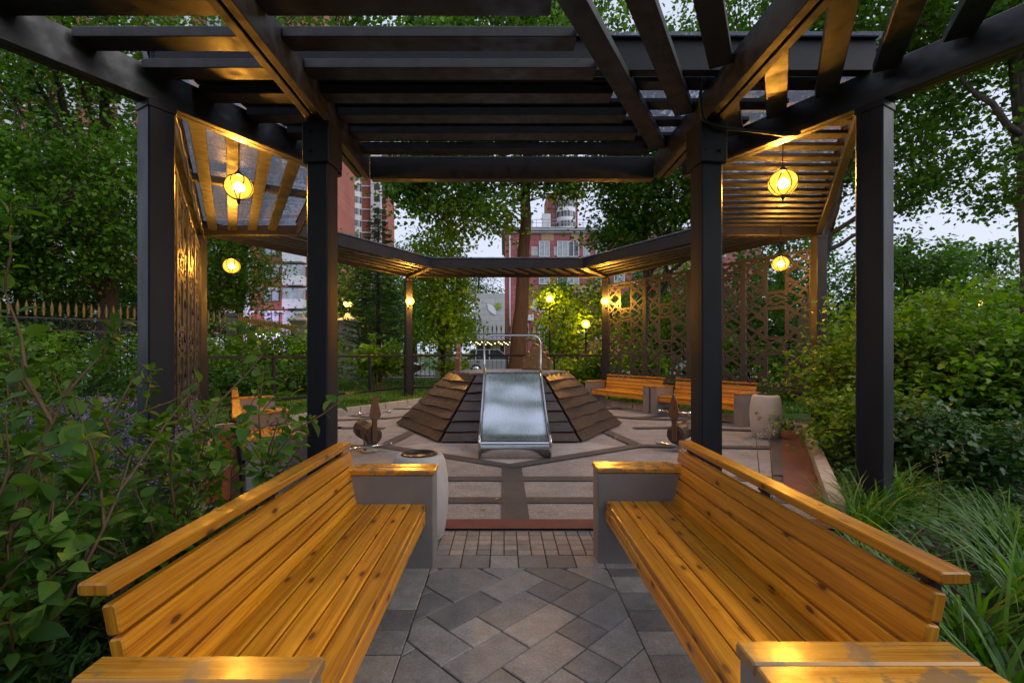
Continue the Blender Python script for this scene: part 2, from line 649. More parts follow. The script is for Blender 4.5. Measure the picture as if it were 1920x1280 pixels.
def m_globe(name='amber_glass', st=.17):
    m, t, b = newmat(name)
    tr = nd(t, 'ShaderNodeBsdfTransparent')
    tr.inputs[0].default_value = (1.0, .86, .55, 1)
    em = nd(t, 'ShaderNodeEmission')
    em.inputs[0].default_value = (1.0, .47, .045, 1)
    em.inputs[1].default_value = st
    ad = nd(t, 'ShaderNodeAddShader')
    gl = nd(t, 'ShaderNodeBsdfGlossy')
    gl.inputs['Roughness'].default_value = .08
    mx = nd(t, 'ShaderNodeMixShader')
    mx.inputs[0].default_value = .05
    t.links.new(tr.outputs[0], ad.inputs[0])
    t.links.new(em.outputs[0], ad.inputs[1])
    t.links.new(ad.outputs[0], mx.inputs[1])
    t.links.new(gl.outputs[0], mx.inputs[2])
    t.links.new(mx.outputs[0], t.nodes['Material Output'].inputs[0])
    return m


GLOBE = m_globe()
GLOBE2 = m_globe('bright_amber_glass', .55)


def m_sheet():
    m, t, b = newmat('clear_roof_sheet')
    v = coords(t)
    n = nd(t, 'ShaderNodeTexNoise', Scale=2.2, Detail=7.0, Roughness=.7)
    t.links.new(v, n.inputs['Vector'])
    fr = ramp(t, [(.3, (.35,) * 3), (.75, (.62,) * 3)])
    t.links.new(n.outputs[0], fr.inputs[0])
    tr = nd(t, 'ShaderNodeBsdfTransparent')
    tr.inputs[0].default_value = (.80, .84, .92, 1)
    tl = nd(t, 'ShaderNodeBsdfTranslucent')
    tl.inputs[0].default_value = (.30, .31, .36, 1)
    df = nd(t, 'ShaderNodeBsdfPrincipled')
    df.inputs['Base Color'].default_value = (.22, .22, .24, 1)
    df.inputs['Roughness'].default_value = .25
    m1 = nd(t, 'ShaderNodeMixShader')
    m1.inputs[0].default_value = .4
    t.links.new(tl.outputs[0], m1.inputs[1])
    t.links.new(df.outputs[0], m1.inputs[2])
    m2 = nd(t, 'ShaderNodeMixShader')
    t.links.new(fr.outputs[0], m2.inputs[0])
    t.links.new(tr.outputs[0], m2.inputs[1])
    t.links.new(m1.outputs[0], m2.inputs[2])
    t.links.new(m2.outputs[0], t.nodes['Material Output'].inputs[0])
    return m


SHEET = m_sheet()


def m_steel_chute():
    m, t, b = newmat('brushed_slide_steel')
    b.inputs['Metallic'].default_value = 1.0
    b.inputs['Base Color'].default_value = (.66, .70, .76, 1)
    v = coords(t, (1, 1, 1))
    n = nd(t, 'ShaderNodeTexNoise', Scale=1.7, Detail=.3)
    t.links.new(v, n.inputs['Vector'])
    v2 = coords(t, (90, 1.5, 1.5))
    n2 = nd(t, 'ShaderNodeTexNoise', Scale=3.0, Detail=4.0)
    t.links.new(v2, n2.inputs['Vector'])
    rr = ramp(t, [(.3, (.23,) * 3), (.7, (.33,) * 3)])
    t.links.new(n2.outputs[0], rr.inputs[0])
    t.links.new(rr.outputs[0], b.inputs['Roughness'])
    b1 = bump(t, n.outputs[0], .7, .10)
    b2 = bump(t, n2.outputs[0], .008, .001, b)
    t.links.new(b1.outputs[0], b2.inputs['Normal'])
    return m


CHUTE = m_steel_chute()


def m_tiles(name, a, bcol, c, scale=9):
    """paving slabs: one tone per slab (rnd), cloudy blotches, fine grain"""
    m, t, b = newmat(name)
    at = nd(t, 'ShaderNodeAttribute', attribute_name='rnd')
    cr = ramp(t, [(0, a), (.45, bcol), (1, c)])
    t.links.new(at.outputs['Fac'], cr.inputs[0])
    v = coords(t)
    n = nd(t, 'ShaderNodeTexNoise', Scale=scale, Detail=6.0, Roughness=.65)
    t.links.new(v, n.inputs['Vector'])
    mr = ramp(t, [(.3, (.74,) * 3), (.7, (1.22,) * 3)])
    t.links.new(n.outputs[0], mr.inputs[0])
    col = mixc(t, 1.0, cr.outputs[0], mr.outputs[0], 'MULTIPLY')
    n4 = nd(t, 'ShaderNodeTexNoise', Scale=3.1, Detail=3.0)
    t.links.new(v, n4.inputs['Vector'])
    r4 = ramp(t, [(.55, (0, 0, 0)), (.75, (.45,) * 3)])
    t.links.new(n4.outputs[0], r4.inputs[0])
    n5 = nd(t, 'ShaderNodeTexNoise', Scale=70.0, Detail=8.0, Roughness=.75)
    t.links.new(v, n5.inputs['Vector'])
    r5 = ramp(t, [(.32, (.70,) * 3), (.68, (1.28,) * 3)])
    t.links.new(n5.outputs[0], r5.inputs[0])
    col = mixc(t, 1.0, col, r5.outputs[0], 'MULTIPLY')
    col = mixc(t, r4.outputs[0], col, (.27, .225, .195))
    t.links.new(col, b.inputs['Base Color'])
    rr = ramp(t, [(.3, (.48,) * 3), (.7, (.72,) * 3)])
    t.links.new(n.outputs[0], rr.inputs[0])
    t.links.new(rr.outputs[0], b.inputs['Roughness'])
    n2 = nd(t, 'ShaderNodeTexNoise', Scale=160.0, Detail=3.0)
    t.links.new(v, n2.inputs['Vector'])
    bump(t, n2.outputs[0], .55, .004, b)
    return m


PAVE = m_tiles('paving_slab', (.15, .15, .155), (.235, .23, .228), (.315, .30, .285))
SETT = m_tiles('small_sett', (.18, .175, .175), (.26, .245, .235), (.34, .29, .265), 14)


def m_grains(name, c1, c2, c3, sc=240):
    m, t, b = newmat(name)
    v = coords(t)
    vo = nd(t, 'ShaderNodeTexVoronoi', Scale=sc)
    t.links.new(v, vo.inputs['Vector'])
    sep = nd(t, 'ShaderNodeSeparateColor')
    t.links.new(vo.outputs['Color'], sep.inputs[0])
    cr = ramp(t, [(0, c1), (.5, c2), (1, c3)])
    t.links.new(sep.outputs[0], cr.inputs[0])
    n = nd(t, 'ShaderNodeTexNoise', Scale=2.5, Detail=6.0, Roughness=.65)
    t.links.new(v, n.inputs['Vector'])
    mr = ramp(t, [(.3, (.75,) * 3), (.7, (1.2,) * 3)])
    t.links.new(n.outputs[0], mr.inputs[0])
    col = mixc(t, 1.0, cr.outputs[0], mr.outputs[0], 'MULTIPLY')
    t.links.new(col, b.inputs['Base Color'])
    b.inputs['Roughness'].default_value = .8
    bump(t, vo.outputs['Distance'], .5, .004, b)
    return m


PEBBLE = m_grains('beige_rubber_crumb', (.13, .134, .145), (.225, .23, .25), (.35, .355, .385), 130)
GREYR = m_grains('grey_rubber_crumb', (.038, .040, .050), (.058, .06, .072), (.085, .088, .10), 200)
PALER = m_grains('pale_rubber_crumb', (.26, .265, .29), (.36, .365, .39), (.46, .46, .49), 200)
REDR = m_grains('red_rubber_crumb', (.085, .03, .028), (.12, .042, .038), (.16, .06, .05), 200)
# ------------------------------------------------------------------ layout of the hexagon
CX, CY = 0.0, 9.6
C0 = Vector((CX, CY, 0))


def hexv(k, rr, z=0.0):
    """vertex k: 0 near-left, 1 near-right, 2 right, 3 far-right, 4 far-left, 5 left"""
    a = R(-120 + 60 * k)
    return Vector((CX + rr * math.cos(a), CY + rr * math.sin(a), z))


def edge_dir(k):
    """outward normal of edge k (from vertex k to k+1): 0 near, 1 right-near, 2 right-far, 3 far, 4 left-far, 5 left-near"""
    a = R(-90 + 60 * k)
    return Vector((math.cos(a), math.sin(a), 0))


def hex_poly(ap, z=0.0):
    """polygon whose edge k lies at distance ap[k] from the centre"""
    pts = []
    for k in range(6):
        n1, n2 = edge_dir((k - 1) % 6), edge_dir(k)
        a1, a2 = ap[(k - 1) % 6], ap[k]
        det = n1.x * n2.y - n1.y * n2.x
        x = (a1 * n2.y - a2 * n1.y) / det
        y = (n1.x * a2 - n2.x * a1) / det
        pts.append(Vector((CX + x, CY + y, z)))
    return pts


def clip_poly(poly, n, d):
    """keep the part of a 2d polygon where n.p <= d"""
    out = []
    for i in range(len(poly)):
        p, q = poly[i], poly[(i + 1) % len(poly)]
        a, b = n[0] * p[0] + n[1] * p[1] - d, n[0] * q[0] + n[1] * q[1] - d
        if a <= 0:
            out.append(p)
        if a * b < 0:
            s = a / (a - b)
            out.append((p[0] + (q[0] - p[0]) * s, p[1] + (q[1] - p[1]) * s))
    return out


def clip_line(p, d, poly):
    """interval of the line p + t d inside a convex polygon (list of Vectors, any winding)"""
    c = sum((Vector((q.x, q.y, 0)) for q in poly), Vector()) / len(poly)
    t0, t1 = -1e9, 1e9
    for i in range(len(poly)):
        a, b = poly[i], poly[(i + 1) % len(poly)]
        n = Vector((b.y - a.y, a.x - b.x, 0))
        if n.dot(Vector((c.x - a.x, c.y - a.y, 0))) < 0:
            n = -n
        f0 = n.x * (p.x - a.x) + n.y * (p.y - a.y)
        f1 = n.x * d.x + n.y * d.y
        if abs(f1) < 1e-9:
            if f0 < 0:
                return None
            continue
        t = -f0 / f1
        if f1 > 0:
            t0 = max(t0, t)
        else:
            t1 = min(t1, t)
    return (t0, t1) if t1 - t0 > .08 else None


# ------------------------------------------------------------------ ground
def sheet(name, pts, z, mat, label=None):
    b = MB()
    b.add([(p[0], p[1], z) for p in pts], [list(range(len(pts)))])
    return struct(b.build(name, mat), label)


sheet('ground', [(-400, -60), (400, -60), (400, 600), (-400, 600)], -0.03, LAWN)
sheet('road', [(-70, 27), (70, 27), (70, 38), (-70, 38)], 0.02, ASPHP)
# lawn between kerb and fence, soil beds beside the benches
sheet('lawn', [(-11, 10.4), (-9.9, 17), (-10.9, 25), (18, 25), (18, 14.2), (8, 13.0), (4.0, 13.9), (-4.0, 13.8)], 0.10, LAWN)
for sx in (-1, 1):
    sheet('soil', [(sx * 0.62, -1), (sx * 12, -1), (sx * 12, 10.5), (sx * 5.2, 10.5), (sx * 5.0, 4.0), (sx * .62, 4.0)], 0.0, SOIL)
sheet('path', [(7.6, 2.0), (9.2, 3.0), (14.5, 15.5), (11.8, 16.0)], 0.03, ASPHP)

AP_FLOOR = [5.72, 5.12, 4.12, 4.10, 4.05, 5.12]
fp = hex_poly(AP_FLOOR)
sheet('playground_floor', fp, 0.008, PEBBLE)


def strip(mb, pts, wd, z):
    for i in range(len(pts) - 1):
        a, b = Vector((*pts[i], z)), Vector((*pts[i + 1], z))
        d = (b - a).normalized()
        s = Vector((-d.y, d.x, 0)) * wd / 2
        e = d * wd * .25
        mb.quad(a - s - e, b - s + e, b + s + e, a + s - e)


# pale fields around the hill, dark lines of the floor pattern
b = MB()
JX, JY = 2.0, 7.38
for s in (-1, 1):
    poly = [(0, 6.15), (s * 1.85, 7.30), (s * 1.12, 7.72), (0, 7.72)]
    b.add([(*p, .0125) for p in (poly if s > 0 else poly[::-1])], [[0, 1, 2, 3]])
b.build('floor_light_field', PALER)['kind'] = 'structure'
lines = [([(0, 4.1), (0, 6.06)], .2), ([(-3.3, 4.68), (3.3, 4.68)], .15), ([(-3.6, 5.47), (3.6, 5.47)], .16)]
for s in (-1, 1):
    lines += [([(0, 6.06), (s * JX, JY)], .17), ([(s * JX, JY), (s * 4.1, 7.22)], .17), ([(s * JX, JY), (s * 1.75, 8.9)], .17),
              ([(s * 2.45, 9.1), (s * 3.3, 9.15), (s * 5.3, 8.6)], .16), ([(s * 1.4, 11.5), (s * 2.75, 10.45), (s * 4.7, 9.9)], .17),
              ([(s * 2.75, 10.45), (s * 3.6, 10.9)], .16), ([(s * 4.1, 7.22), (s * 4.8, 8.6)], .16), ([(s * 4.1, 7.22), (s * 3.2, 5.6)], .16),
              ([(s * 1.5, 11.6), (s * 1.7, 13.6)], .16), ([(s * .3, 12.2), (s * 2.9, 12.2)], .16)]
b = MB()
zz = .0165
for pts, wd in lines:
    strip(b, pts, wd * 1.25, zz)
    zz += .0007
b.build('floor_line_pattern', GREYR)['kind'] = 'structure'
b = MB()
b.quad((-3.0, 3.88, .033), (3.0, 3.88, .033), (3.15, 4.10, .033), (-3.15, 4.10, .033))
for k, sg in ((1, 1), (5, -1)):
    n = edge_dir(k)
    d = Vector((-n.y, n.x, 0))
    for (a0, a1) in ((4.78, 5.10),):
        p = [C0 + n * a0 + d * -2.85, C0 + n * a1 + d * -2.95, C0 + n * a1 + d * 2.4, C0 + n * a0 + d * 2.4]
        if k == 5:
            p = [C0 + n * a0 + d * -2.4, C0 + n * a1 + d * -2.4, C0 + n * a1 + d * 2.95, C0 + n * a0 + d * 2.85]
        b.add([(q.x, q.y, .0365) for q in p], [[0, 1, 2, 3]])
b.build('floor_red_border', REDR)['kind'] = 'structure'

# kerb of the playground (all sides but the entrance)
pi, po = hex_poly(AP_FLOOR), hex_poly([a + .13 for a in AP_FLOOR])
for k in range(1, 6):
    b = MB()
    a, c, d, e = pi[k], pi[(k + 1) % 6], po[(k + 1) % 6], po[k]
    if k == 1:
        f = .02
        a, e = a.lerp(c, .06), e.lerp(d, .06)
    if k == 5:
        c, d = c.lerp(a, .06), d.lerp(e, .06)
    n = 7
    for i in range(n):
        q = [a.lerp(c, (i + .012) / n), a.lerp(c, (i + .988) / n), e.lerp(d, (i + .988) / n), e.lerp(d, (i + .012) / n)]
        b.plate([(p.x, p.y, -.05) for p in q], (0, 0, .21))
    struct(b.build('kerb', KERB))

# aisle paving: diagonal slabs, border slabs, small setts
slabs = MB()


def slab(poly, z=.012, ch=.006, mb=slabs):
    if len(poly) < 3:
        return
    c = (sum(p[0] for p in poly) / len(poly), sum(p[1] for p in poly) / len(poly))
    ar = abs(sum(poly[i][0] * poly[(i + 1) % len(poly)][1] - poly[(i + 1) % len(poly)][0] * poly[i][1] for i in range(len(poly)))) / 2
    if ar < .0012:
        return

    def shr(g):
        out = []
        for p in poly:
            dx, dy = c[0] - p[0], c[1] - p[1]
            L = math.hypot(dx, dy) + 1e-6
            out.append((p[0] + dx / L * g, p[1] + dy / L * g))
        return out
    o, i2 = shr(.005), shr(.005 + ch)
    n = len(poly)
    dz = random.uniform(-.0012, .0012)
    vs = [(*p, z - .02) for p in o] + [(*p, z - ch * .7 + dz) for p in o] + [(*p, z + dz) for p in i2]
    fs = [[2 * n + k for k in range(n)]]
    for k in range(n):
        k2 = (k + 1) % n
        fs.append([k, k2, n + k2, n + k])
        fs.append([n + k, n + k2, 2 * n + k2, 2 * n + k])
    mb.add(vs, fs, None, random.random())


random.seed(5)
AW = .60
Y0P, Y1P = -.9, 3.22
grid = {}
U = .2
N = 40
sizes = [(2, 1), (1, 2), (2, 1), (2, 2), (1, 1), (2, 1)]
for i in range(-N, N):
    for j in range(-N, N):
        if (i, j) in grid:
            continue
        random.shuffle(sizes)
        for sx, sy in sizes + [(1, 1)]:
            cells = [(i + a, j + c) for a in range(sx) for c in range(sy)]
            if all(q not in grid for q in cells):
                break
        for q in cells:
            grid[q] = 1
        poly = []
        for (a, c) in ((i, j), (i + sx, j), (i + sx, j + sy), (i, j + sy)):
            x, y = a * U, c * U
            poly.append(((x - y) * .7071 + .03, (x + y) * .7071 + 1.5))
        for n, d in (((1, 0), AW), ((-1, 0), AW), ((0, 1), Y1P), ((0, -1), -Y0P)):
            poly = clip_poly(poly, n, d)
            if len(poly) < 3:
                break
        slab(poly)
for s in (-1, 1):
    y = Y0P
    while y < Y1P - .05:
        y2 = min(y + .2, Y1P)
        for x0 in (AW, AW + .2):
            slab([(s * x0, y), (s * (x0 + .2), y), (s * (x0 + .2), y2), (s * x0, y2)][::s], z=.010)
        y = y2
for i in range(8):
    slab([(-.8 + .2 * i, 3.22), (-.6 + .2 * i, 3.22), (-.6 + .2 * i, 3.42), (-.8 + .2 * i, 3.42)])
setts = MB()
for j in range(5):
    for i in range(18):
        x, y = -.9 + .1 * i, 3.42 + .092 * j
        slab([(x, y), (x + .1, y), (x + .1, y + .092), (x, y + .092)], mb=setts, ch=.004)
struct(slabs.build('paving', PAVE))
struct(setts.build('sett_paving', SETT))
sheet('paving_bed', [(-1.02, -1), (1.02, -1), (1.02, 3.9), (-1.02, 3.9)], 0.004, SOIL)
slp = MB()
random.seed(8)
for i in range(7):
    for j in range(15):
        x, y = -3.9 + i * .26, .2 + j * .21
        slab([(x, y), (x + .25, y + .02), (x + .25, y + .2), (x, y + .19)], z=.022, mb=slp)
struct(slp.build('stone_path', PAVE))

# ------------------------------------------------------------------ pergola
per = thing('pergola', 'dark anthracite hexagonal pergola with slatted roof around the playground', 'pergola', (0, 0, 0))
R_POST, A_OUT, A_IN = 6.3, 5.456, 3.72
ZR0, ZR1 = 3.87, 4.13
random.seed(11)
for k in range(6):
    p = hexv(k, R_POST)
    rz = math.atan2(p.y - CY, p.x)
    top = 3.64 if k < 2 else 3.84
    b = MB()
    b.bar((p.x, p.y, -.1), (p.x, p.y, top), .21, .21, Vector((math.cos(rz), math.sin(rz), 0)), .012)
    o = b.build('post', PAINT, per)
    b = MB()
    b.bar((p.x, p.y, top - .07), (p.x, p.y, top - .004), 0.228, 0.228, Vector((math.cos(rz), math.sin(rz), 0)), .008)
    b.build('collar', PAINT, o)
for s in (-1, 1):
    p = Vector((s * 1.84, 4.53, 0))
    b = MB()
    b.bar((p.x, p.y, -.05), (p.x, p.y, 3.3), .21, .21, Vector((math.cos(R(s * 8)), math.sin(R(s * 8)), 0)), .012)
    b.bar((p.x, p.y, .0), (p.x, p.y, 3.3), .13, .214, Vector((math.cos(R(s * 8)), math.sin(R(s * 8)), 0)), .004)
    o = b.build('post', PAINT, per)
    b = MB()
    b.bar((p.x, p.y, 3.25), (p.x, p.y, 3.637), .27, .27, Vector((math.cos(R(s * 8)), math.sin(R(s * 8)), 0)), .01)
    b.build('capital', PAINT, o)
    for dz in (3.36, 3.54):
        for dx in (-.07, .07):
            b = MB()
            b.tube([(p.x + dx, p.y - .128, dz), (p.x + dx, p.y - .152, dz)], .014, 6, sm=False)
            b.build('bolt', PAINT, o)
    # double beam over the bench aisle
    b = MB()
    for dx in (-.0465, .0465):
        b.bar((s * 1.855 + dx, -1.6, 3.785), (s * 1.855 + dx, 5.87, 3.785), .072, .29, Z, .006)
    b.bar((s * 1.855, -1.55, 3.80), (s * 1.855, 5.8, 3.80), .03, .24, Z)
    b.build('double_beam', STAIN, per)
    # hip beam over the near corner post
    d = Vector((s * .5, -.866, 0))
    b = MB()
    q0, q1 = C0 + d * 4.32, C0 + d * 8.6
    q0.z = q1.z = 3.785
    for e in (-.038, .038):
        o2 = Vector((-d.y, d.x, 0)) * e
        b.bar(q0 + o2, q1 + o2, .073, .29, Z, .006)
    b.build('hip_beam', STAIN, per)
b = MB()
b.bar((-1.77, 5.95, 3.78), (1.77, 5.95, 3.78), .13, .28, Z, .006)
b.build('cross_beam', STAIN, per)
for k in range(2, 6):
    d = (hexv(k, 1) - C0).normalized()
    b = MB()
    q0, q1 = C0 + d * 4.27, C0 + d * 6.38
    q0.z = q1.z = 3.94
    b.bar(q0, q1, .13, .20, Z, .006)
    b.build('hip_beam', STAIN, per)
for k in range(6):
    n = edge_dir(k)
    d = Vector((-n.y, n.x, 0))
    if k != 0:
        ln = A_IN * math.tan(R(30))
        b = MB()
        q0, q1 = C0 + n * A_IN - d * ln, C0 + n * A_IN + d * ln
        q0.z = q1.z = 3.975
        b.bar(q0, q1, .05, .27, Z, .004)
        q0.z = q1.z = 4.115
        b.bar(q0, q1, .09, .02, Z, .003)
        b.build('inner_fascia', PAINT, per)
    ln = A_OUT * math.tan(R(30)) - .02
    b = MB()
    q0, q1 = C0 + n * A_OUT - d * ln, C0 + n * A_OUT + d * ln
    zc = 4.055 if k == 0 else 4.0
    q0.z = q1.z = zc
    b.bar(q0, q1, .10, .27, Z, .006)
    q0.z = q1.z = zc + .145
    b.bar(q0, q1, .16, .02, Z, .003)
    b.build('outer_beam', PAINT, per)
# ring slats
DIRS = {0: (Vector((1, 0, 0)), .36), 1: (Vector((1, 0, 0)), .315), 2: (None, .33), 3: (Vector((.5, .866, 0)), .38), 4: (None, .33), 5: (None, .345)}


def slat_obj(p0, p1, wd, ht):
    b = MB()
    b.bar(p0, p1, wd, ht, Z, .005)
    return b.build('slat', STAIN, per)


for k in range(6):
    n = edge_dir(k)
    d = Vector((-n.y, n.x, 0))
    a0, a1 = A_IN + .05, A_OUT - .07
    t = math.tan(R(30))
    poly = [C0 + n * a0 - d * (a0 * t - .07), C0 + n * a1 - d * (a1 * t - .07), C0 + n * a1 + d * (a1 * t - .07), C0 + n * a0 + d * (a0 * t - .07)]
    dv, spc = DIRS[k]
    if dv is None:
        dv = d
    nv = Vector((-dv.y, dv.x, 0))
    off = [nv.dot(q - C0) for q in poly]
    o = min(off) + spc * .5
    while o < max(off) - .08:
        iv = clip_line(C0 + nv * o, dv, poly)
        if iv:
            p0, p1 = C0 + nv * o + dv * iv[0], C0 + nv * o + dv * iv[1]
            p0.z = p1.z = 3.955 + (.02 if k == 0 else 0)
            slat_obj(p0, p1, .155, .045)
        o += spc
    # clear sheet above
    b = MB()
    a0, a1 = A_IN - .02, A_OUT + .12
    lo, hi = -a1 * t, a1 * t
    m = 22
    pts = []
    for i in range(m + 1):
        f = i / m
        pts.append(((C0 + n * a0 + d * (2 * f - 1) * a0 * t), (C0 + n * a1 + d * (2 * f - 1) * a1 * t)))
    for i in range(m):
        z0 = 4.145 + (.055 if k == 0 else 0)
        q = [pts[i][0], pts[i][1], pts[i + 1][1], pts[i + 1][0]]
        b.plate([(v.x, v.y, z0 + (.003 if i % 2 else 0)) for v in q], (0, 0, .008))
    b.build('roof_sheet', SHEET, per)
# radial rafter at mid-side of the two near side fields
for k in (5, 4):
    n = edge_dir(k)
    b = MB()
    q0, q1 = C0 + n * (A_IN + .03), C0 + n * (A_OUT - .06)
    q0.z = q1.z = 4.04
    b.bar(q0, q1, .12, .10, Z, .005)
    b.build('rafter', STAIN, per)
# slats of the entrance field: across on the left, diagonal on the right
zs, hs_ = 3.885, .08
for k in range(-5, 6):
    y0 = 3.54 + .39 * k
    yc = y0 + .09
    xl = -(CY - yc) * .5774 + .10
    if xl < -1.95:
        slat_obj((xl, yc, zs), (-1.945, yc, zs), .18, hs_)
    xr = .242 + (y0 - 3.165) * .5774 - .01
    if xr > -1.6:
        slat_obj((-1.765, yc, zs), (min(xr, 1.76), yc, zs), .18, hs_)
dv = Vector((.5, .866, 0))
for k in range(0, 9):
    def xc(y):
        return .447 + .46 * k - .102 + (y - 3.165) * .5774

    def yof(x):
        return 3.165 + (x - (.447 + .46 * k - .102)) / .5774
    ya, yb = max(.6, yof(-1.7)), yof(1.70)
    yb = min(yb, 5.8)
    if yb - ya > .3 and xc(yb) < 1.8:
        slat_obj((xc(ya), ya, zs), (xc(yb), yb, zs), .178, hs_)
    ya = max(.6, yof(2.0))
    yb = (CY * .5774 - .14 - (.447 + .46 * k - .102) + 3.165 * .5774) / 1.1547
    if yb - ya > .2:
        slat_obj((xc(ya), ya, zs), (xc(yb), yb, zs), .178, hs_)

# ------------------------------------------------------------------ lattice screens
def make_screen():
    b = MB()
    W, H, t = 1.46, 3.0, .02
    for x in (-W / 2, W / 2):
        b.bar((x, 0, 0), (x, 0, H), .07, .05, Vector((0, 1, 0)), .004)
    for z in (.03, H - .03):
        b.bar((-W / 2 + .036, 0, z), (W / 2 - .036, 0, z), .04, .06, Z, .004)
    fr = b.mesh('frame', LATT)
    b = MB()
    hx = W / 2 - .03
    seg = [((.23, .0), (.23, .33), .075), ((.0, .33), (.265, .33), .07), ((.24, .10), (.72, .40), .055), ((.24, .31), (.72, .03), .055),
           ((.0, .40), (.30, .5), .05), ((.10, .5), (.42, .20), .05), ((.30, .34), (.62, .5), .05), ((.72, .20), (.46, .46), .05),
           ((.24, .04), (.46, .17), .045),
           ((.36, .5), (.52, .33), .045)]
    zc = 0
    idx = 0
    for cell in range(3):
        z0 = .5 + cell * 1.0
        for (a, c, wd) in [(q[0], q[1], q[2] * 1.02) for q in seg[:-1]]:
            for sx in (-1, 1):
                for sz in (-1, 1):
                    p0 = (sx * min(a[0], hx), 0, z0 + sz * a[1])
                    p1 = (sx * min(c[0], hx), 0, z0 + sz * c[1])
                    if abs(p0[2] - z0) < 1e-6 and abs(p1[2] - z0) < 1e-6:
                        continue
                    idx += 1
                    b.bar((p0[0], (idx % 7) * .0005, p0[2]), (p1[0], (idx % 7) * .0005, p1[2]), t, wd, up=Vector((p1[2] - p0[2], 0, -(p1[0] - p0[0]))))
    return fr, b.mesh('lattice', LATT)


FR, LT = make_screen()
words_r = ['dark laser cut lattice screen beside the far wall lamp, lit gold', 'dark lattice screen behind the farther right bench, second from the lamp post',
           'lattice screen half hidden by the right front post', 'lattice screen lit by a pendant lamp, behind the maple bush']
words_l = ['edge-on lattice screen nearest the left corner post', 'edge-on lattice screen, second from the left corner post',
           'edge-on lattice screen, third from the left corner post', 'edge-on lattice screen against the lamp-lit left post']
for k, words_ in ((2, words_r), (5, words_l)):
    va, vb = (hexv(3, R_POST), hexv(2, R_POST)) if k == 2 else (hexv(0, R_POST), hexv(5, R_POST))
    d = (vb - va).normalized()
    for i in range(4):
        s = .11 + (6.3 - .22) * (i + .5) / 4
        p = va + d * s
        t = thing('lattice_screen', words_[i], 'screen', (p.x, p.y, .62), 'lattice screens between the pergola posts')
        t.rotation_euler = (0, 0, math.atan2(d.y, d.x))
        link_mesh('frame', FR, t)
        link_mesh('lattice', LT, t)

# ------------------------------------------------------------------ railings at the far sides
for k, lab in ((3, 'low dark metal railing along the far side behind the slide'), (4, 'low dark metal railing on the far left side above the grass')):
    va, vb = hexv(k, R_POST), hexv((k + 1) % 6, R_POST)
    d = (vb - va).normalized()
    t = thing('railing', lab, 'railing', tuple(va + d * .1))
    a, c = va + d * .14, vb - d * .14
    for z, nm in ((1.37, 'top_rail'), (.36, 'bottom_rail')):
        b = MB()
        b.bar((a.x, a.y, z), (c.x, c.y, z), .08, .07, Z, .005)
        b.build(nm, PAINT, t)
    n = 4
    for i in range(n + 1):
        q = a.lerp(c, i / n)
        b = MB()
        b.bar((q.x, q.y, .05 if i in (0, n, 2) else .36), (q.x, q.y, 1.334), .075, .06, d, .004)
        b.build('upright', PAINT, t)

# ------------------------------------------------------------------ benches (local: seat looks to +x, length along y)
random.seed(21)


def make_bench(label):
    t = thing('bench', label, 'bench', (0, 0, 0), 'slatted pine benches with concrete arms')
    # local x = 0 is the front edge of the seat; the back is at -x
    b = MB()
    for i in range(5):
        x = -.047 - i * .094
        b.bar((x, -.975, .428), (x, .975, .428), .087, .044, Z, .006)
    b.bar((-.02, -.975, .357), (-.02, .975, .357), .036, .088, Z, .005)
    b.build('seat', PINE, t)
    b = MB()
    for i in range(4):
        z = .455 + i * .0945
        x = -.495 - (z - .45) * .21
        b.bar((x, -.93, z), (x, 1.07, z), .042, .087, Vector((-.2, 0, 1)), .006)
    bk = b.build('backrest', PINE, t)
    b = MB()
    b.bar((-.588, -.95, .832), (-.588, 1.08, .832), .09, .036, Z, .006)
    b.build('top_rail', PINE, bk)
    for y in (-.86, .05, .98):
        b = MB()
        b.bar((-.545, y, .06), (-.60, y, .812), .05, .025, Vector((1, 0, 0)), .003)
        b.bar((-.57, y, .80), (-.66, y, .80), .04, .02, Z)
        b.bar((-.03, y * .98, .39), (-.55, y * .98, .385), .04, .03, Z)
        b.build('bracket', IRON, t)
    for s in (-1, 1):
        y = s * 1.08
        b = MB()
        b.box((-.235, y, .315), (.57, .19, .645), 0, .008)
        a = b.build('armrest', CONC, t)
        b = MB()
        for e in (-.052, .052):
            b.bar((.058, y + e, .657), (-.535, y + e, .657), .098, .036, Z, .006)
        b.build('cap', PINE_CAP, a)
    return t


bench = make_bench('pine bench left of the paved aisle, front arm cap stained')
bench.location = (-.632, 2.235, 0)
o = copy_tree(bench)
o['label'] = 'pine bench right of the paved aisle, front arm with two worn planks'
o.location = (.605, 2.30, 0)
o.scale = (-1, 1, 1)


def bench_at(k, s, ap, label):
    n = edge_dir(k)
    d = Vector((-n.y, n.x, 0))
    o = copy_tree(bench)
    p = C0 + n * ap + d * s
    o.location = (p.x, p.y, .0)
    o.rotation_euler = (0, 0, math.atan2(-n.y, -n.x))
    o['label'] = label
    return o


bench_at(2, .98, 3.83, 'pine bench against the lattice screens, just right of the play hill')
bench_at(2, -1.42, 3.83, 'pine bench against the lattice screens, with the pale bin at its end')
bench_at(5, -.35, 4.25, 'pine bench seen end-on behind the leafy shrub, farther of the two')
bench_at(5, 2.05, 4.25, 'pine bench seen end-on behind the leafy shrub, nearer of the two')

# ------------------------------------------------------------------ bins
def make_bin(label):
    t = thing('litter_bin', label, 'bin', (0, 0, 0), 'barrel-shaped concrete litter bins')
    b = MB()
    b.lathe([(.19, 0), (.215, .02), (.245, .2), (.252, .34), (.245, .5), (.222, .62), (.205, .655), (.18, .668), (.155, .668), (.148, .655), (.148, .40)], 40)
    b.build('body', CONCW, t)
    b = MB()
    b.lathe([(.150, .662), (.150, .678), (.135, .680), (.128, .672), (.128, .25), (.001, .25)], 32)
    b.build('liner', LINER, t)
    return t


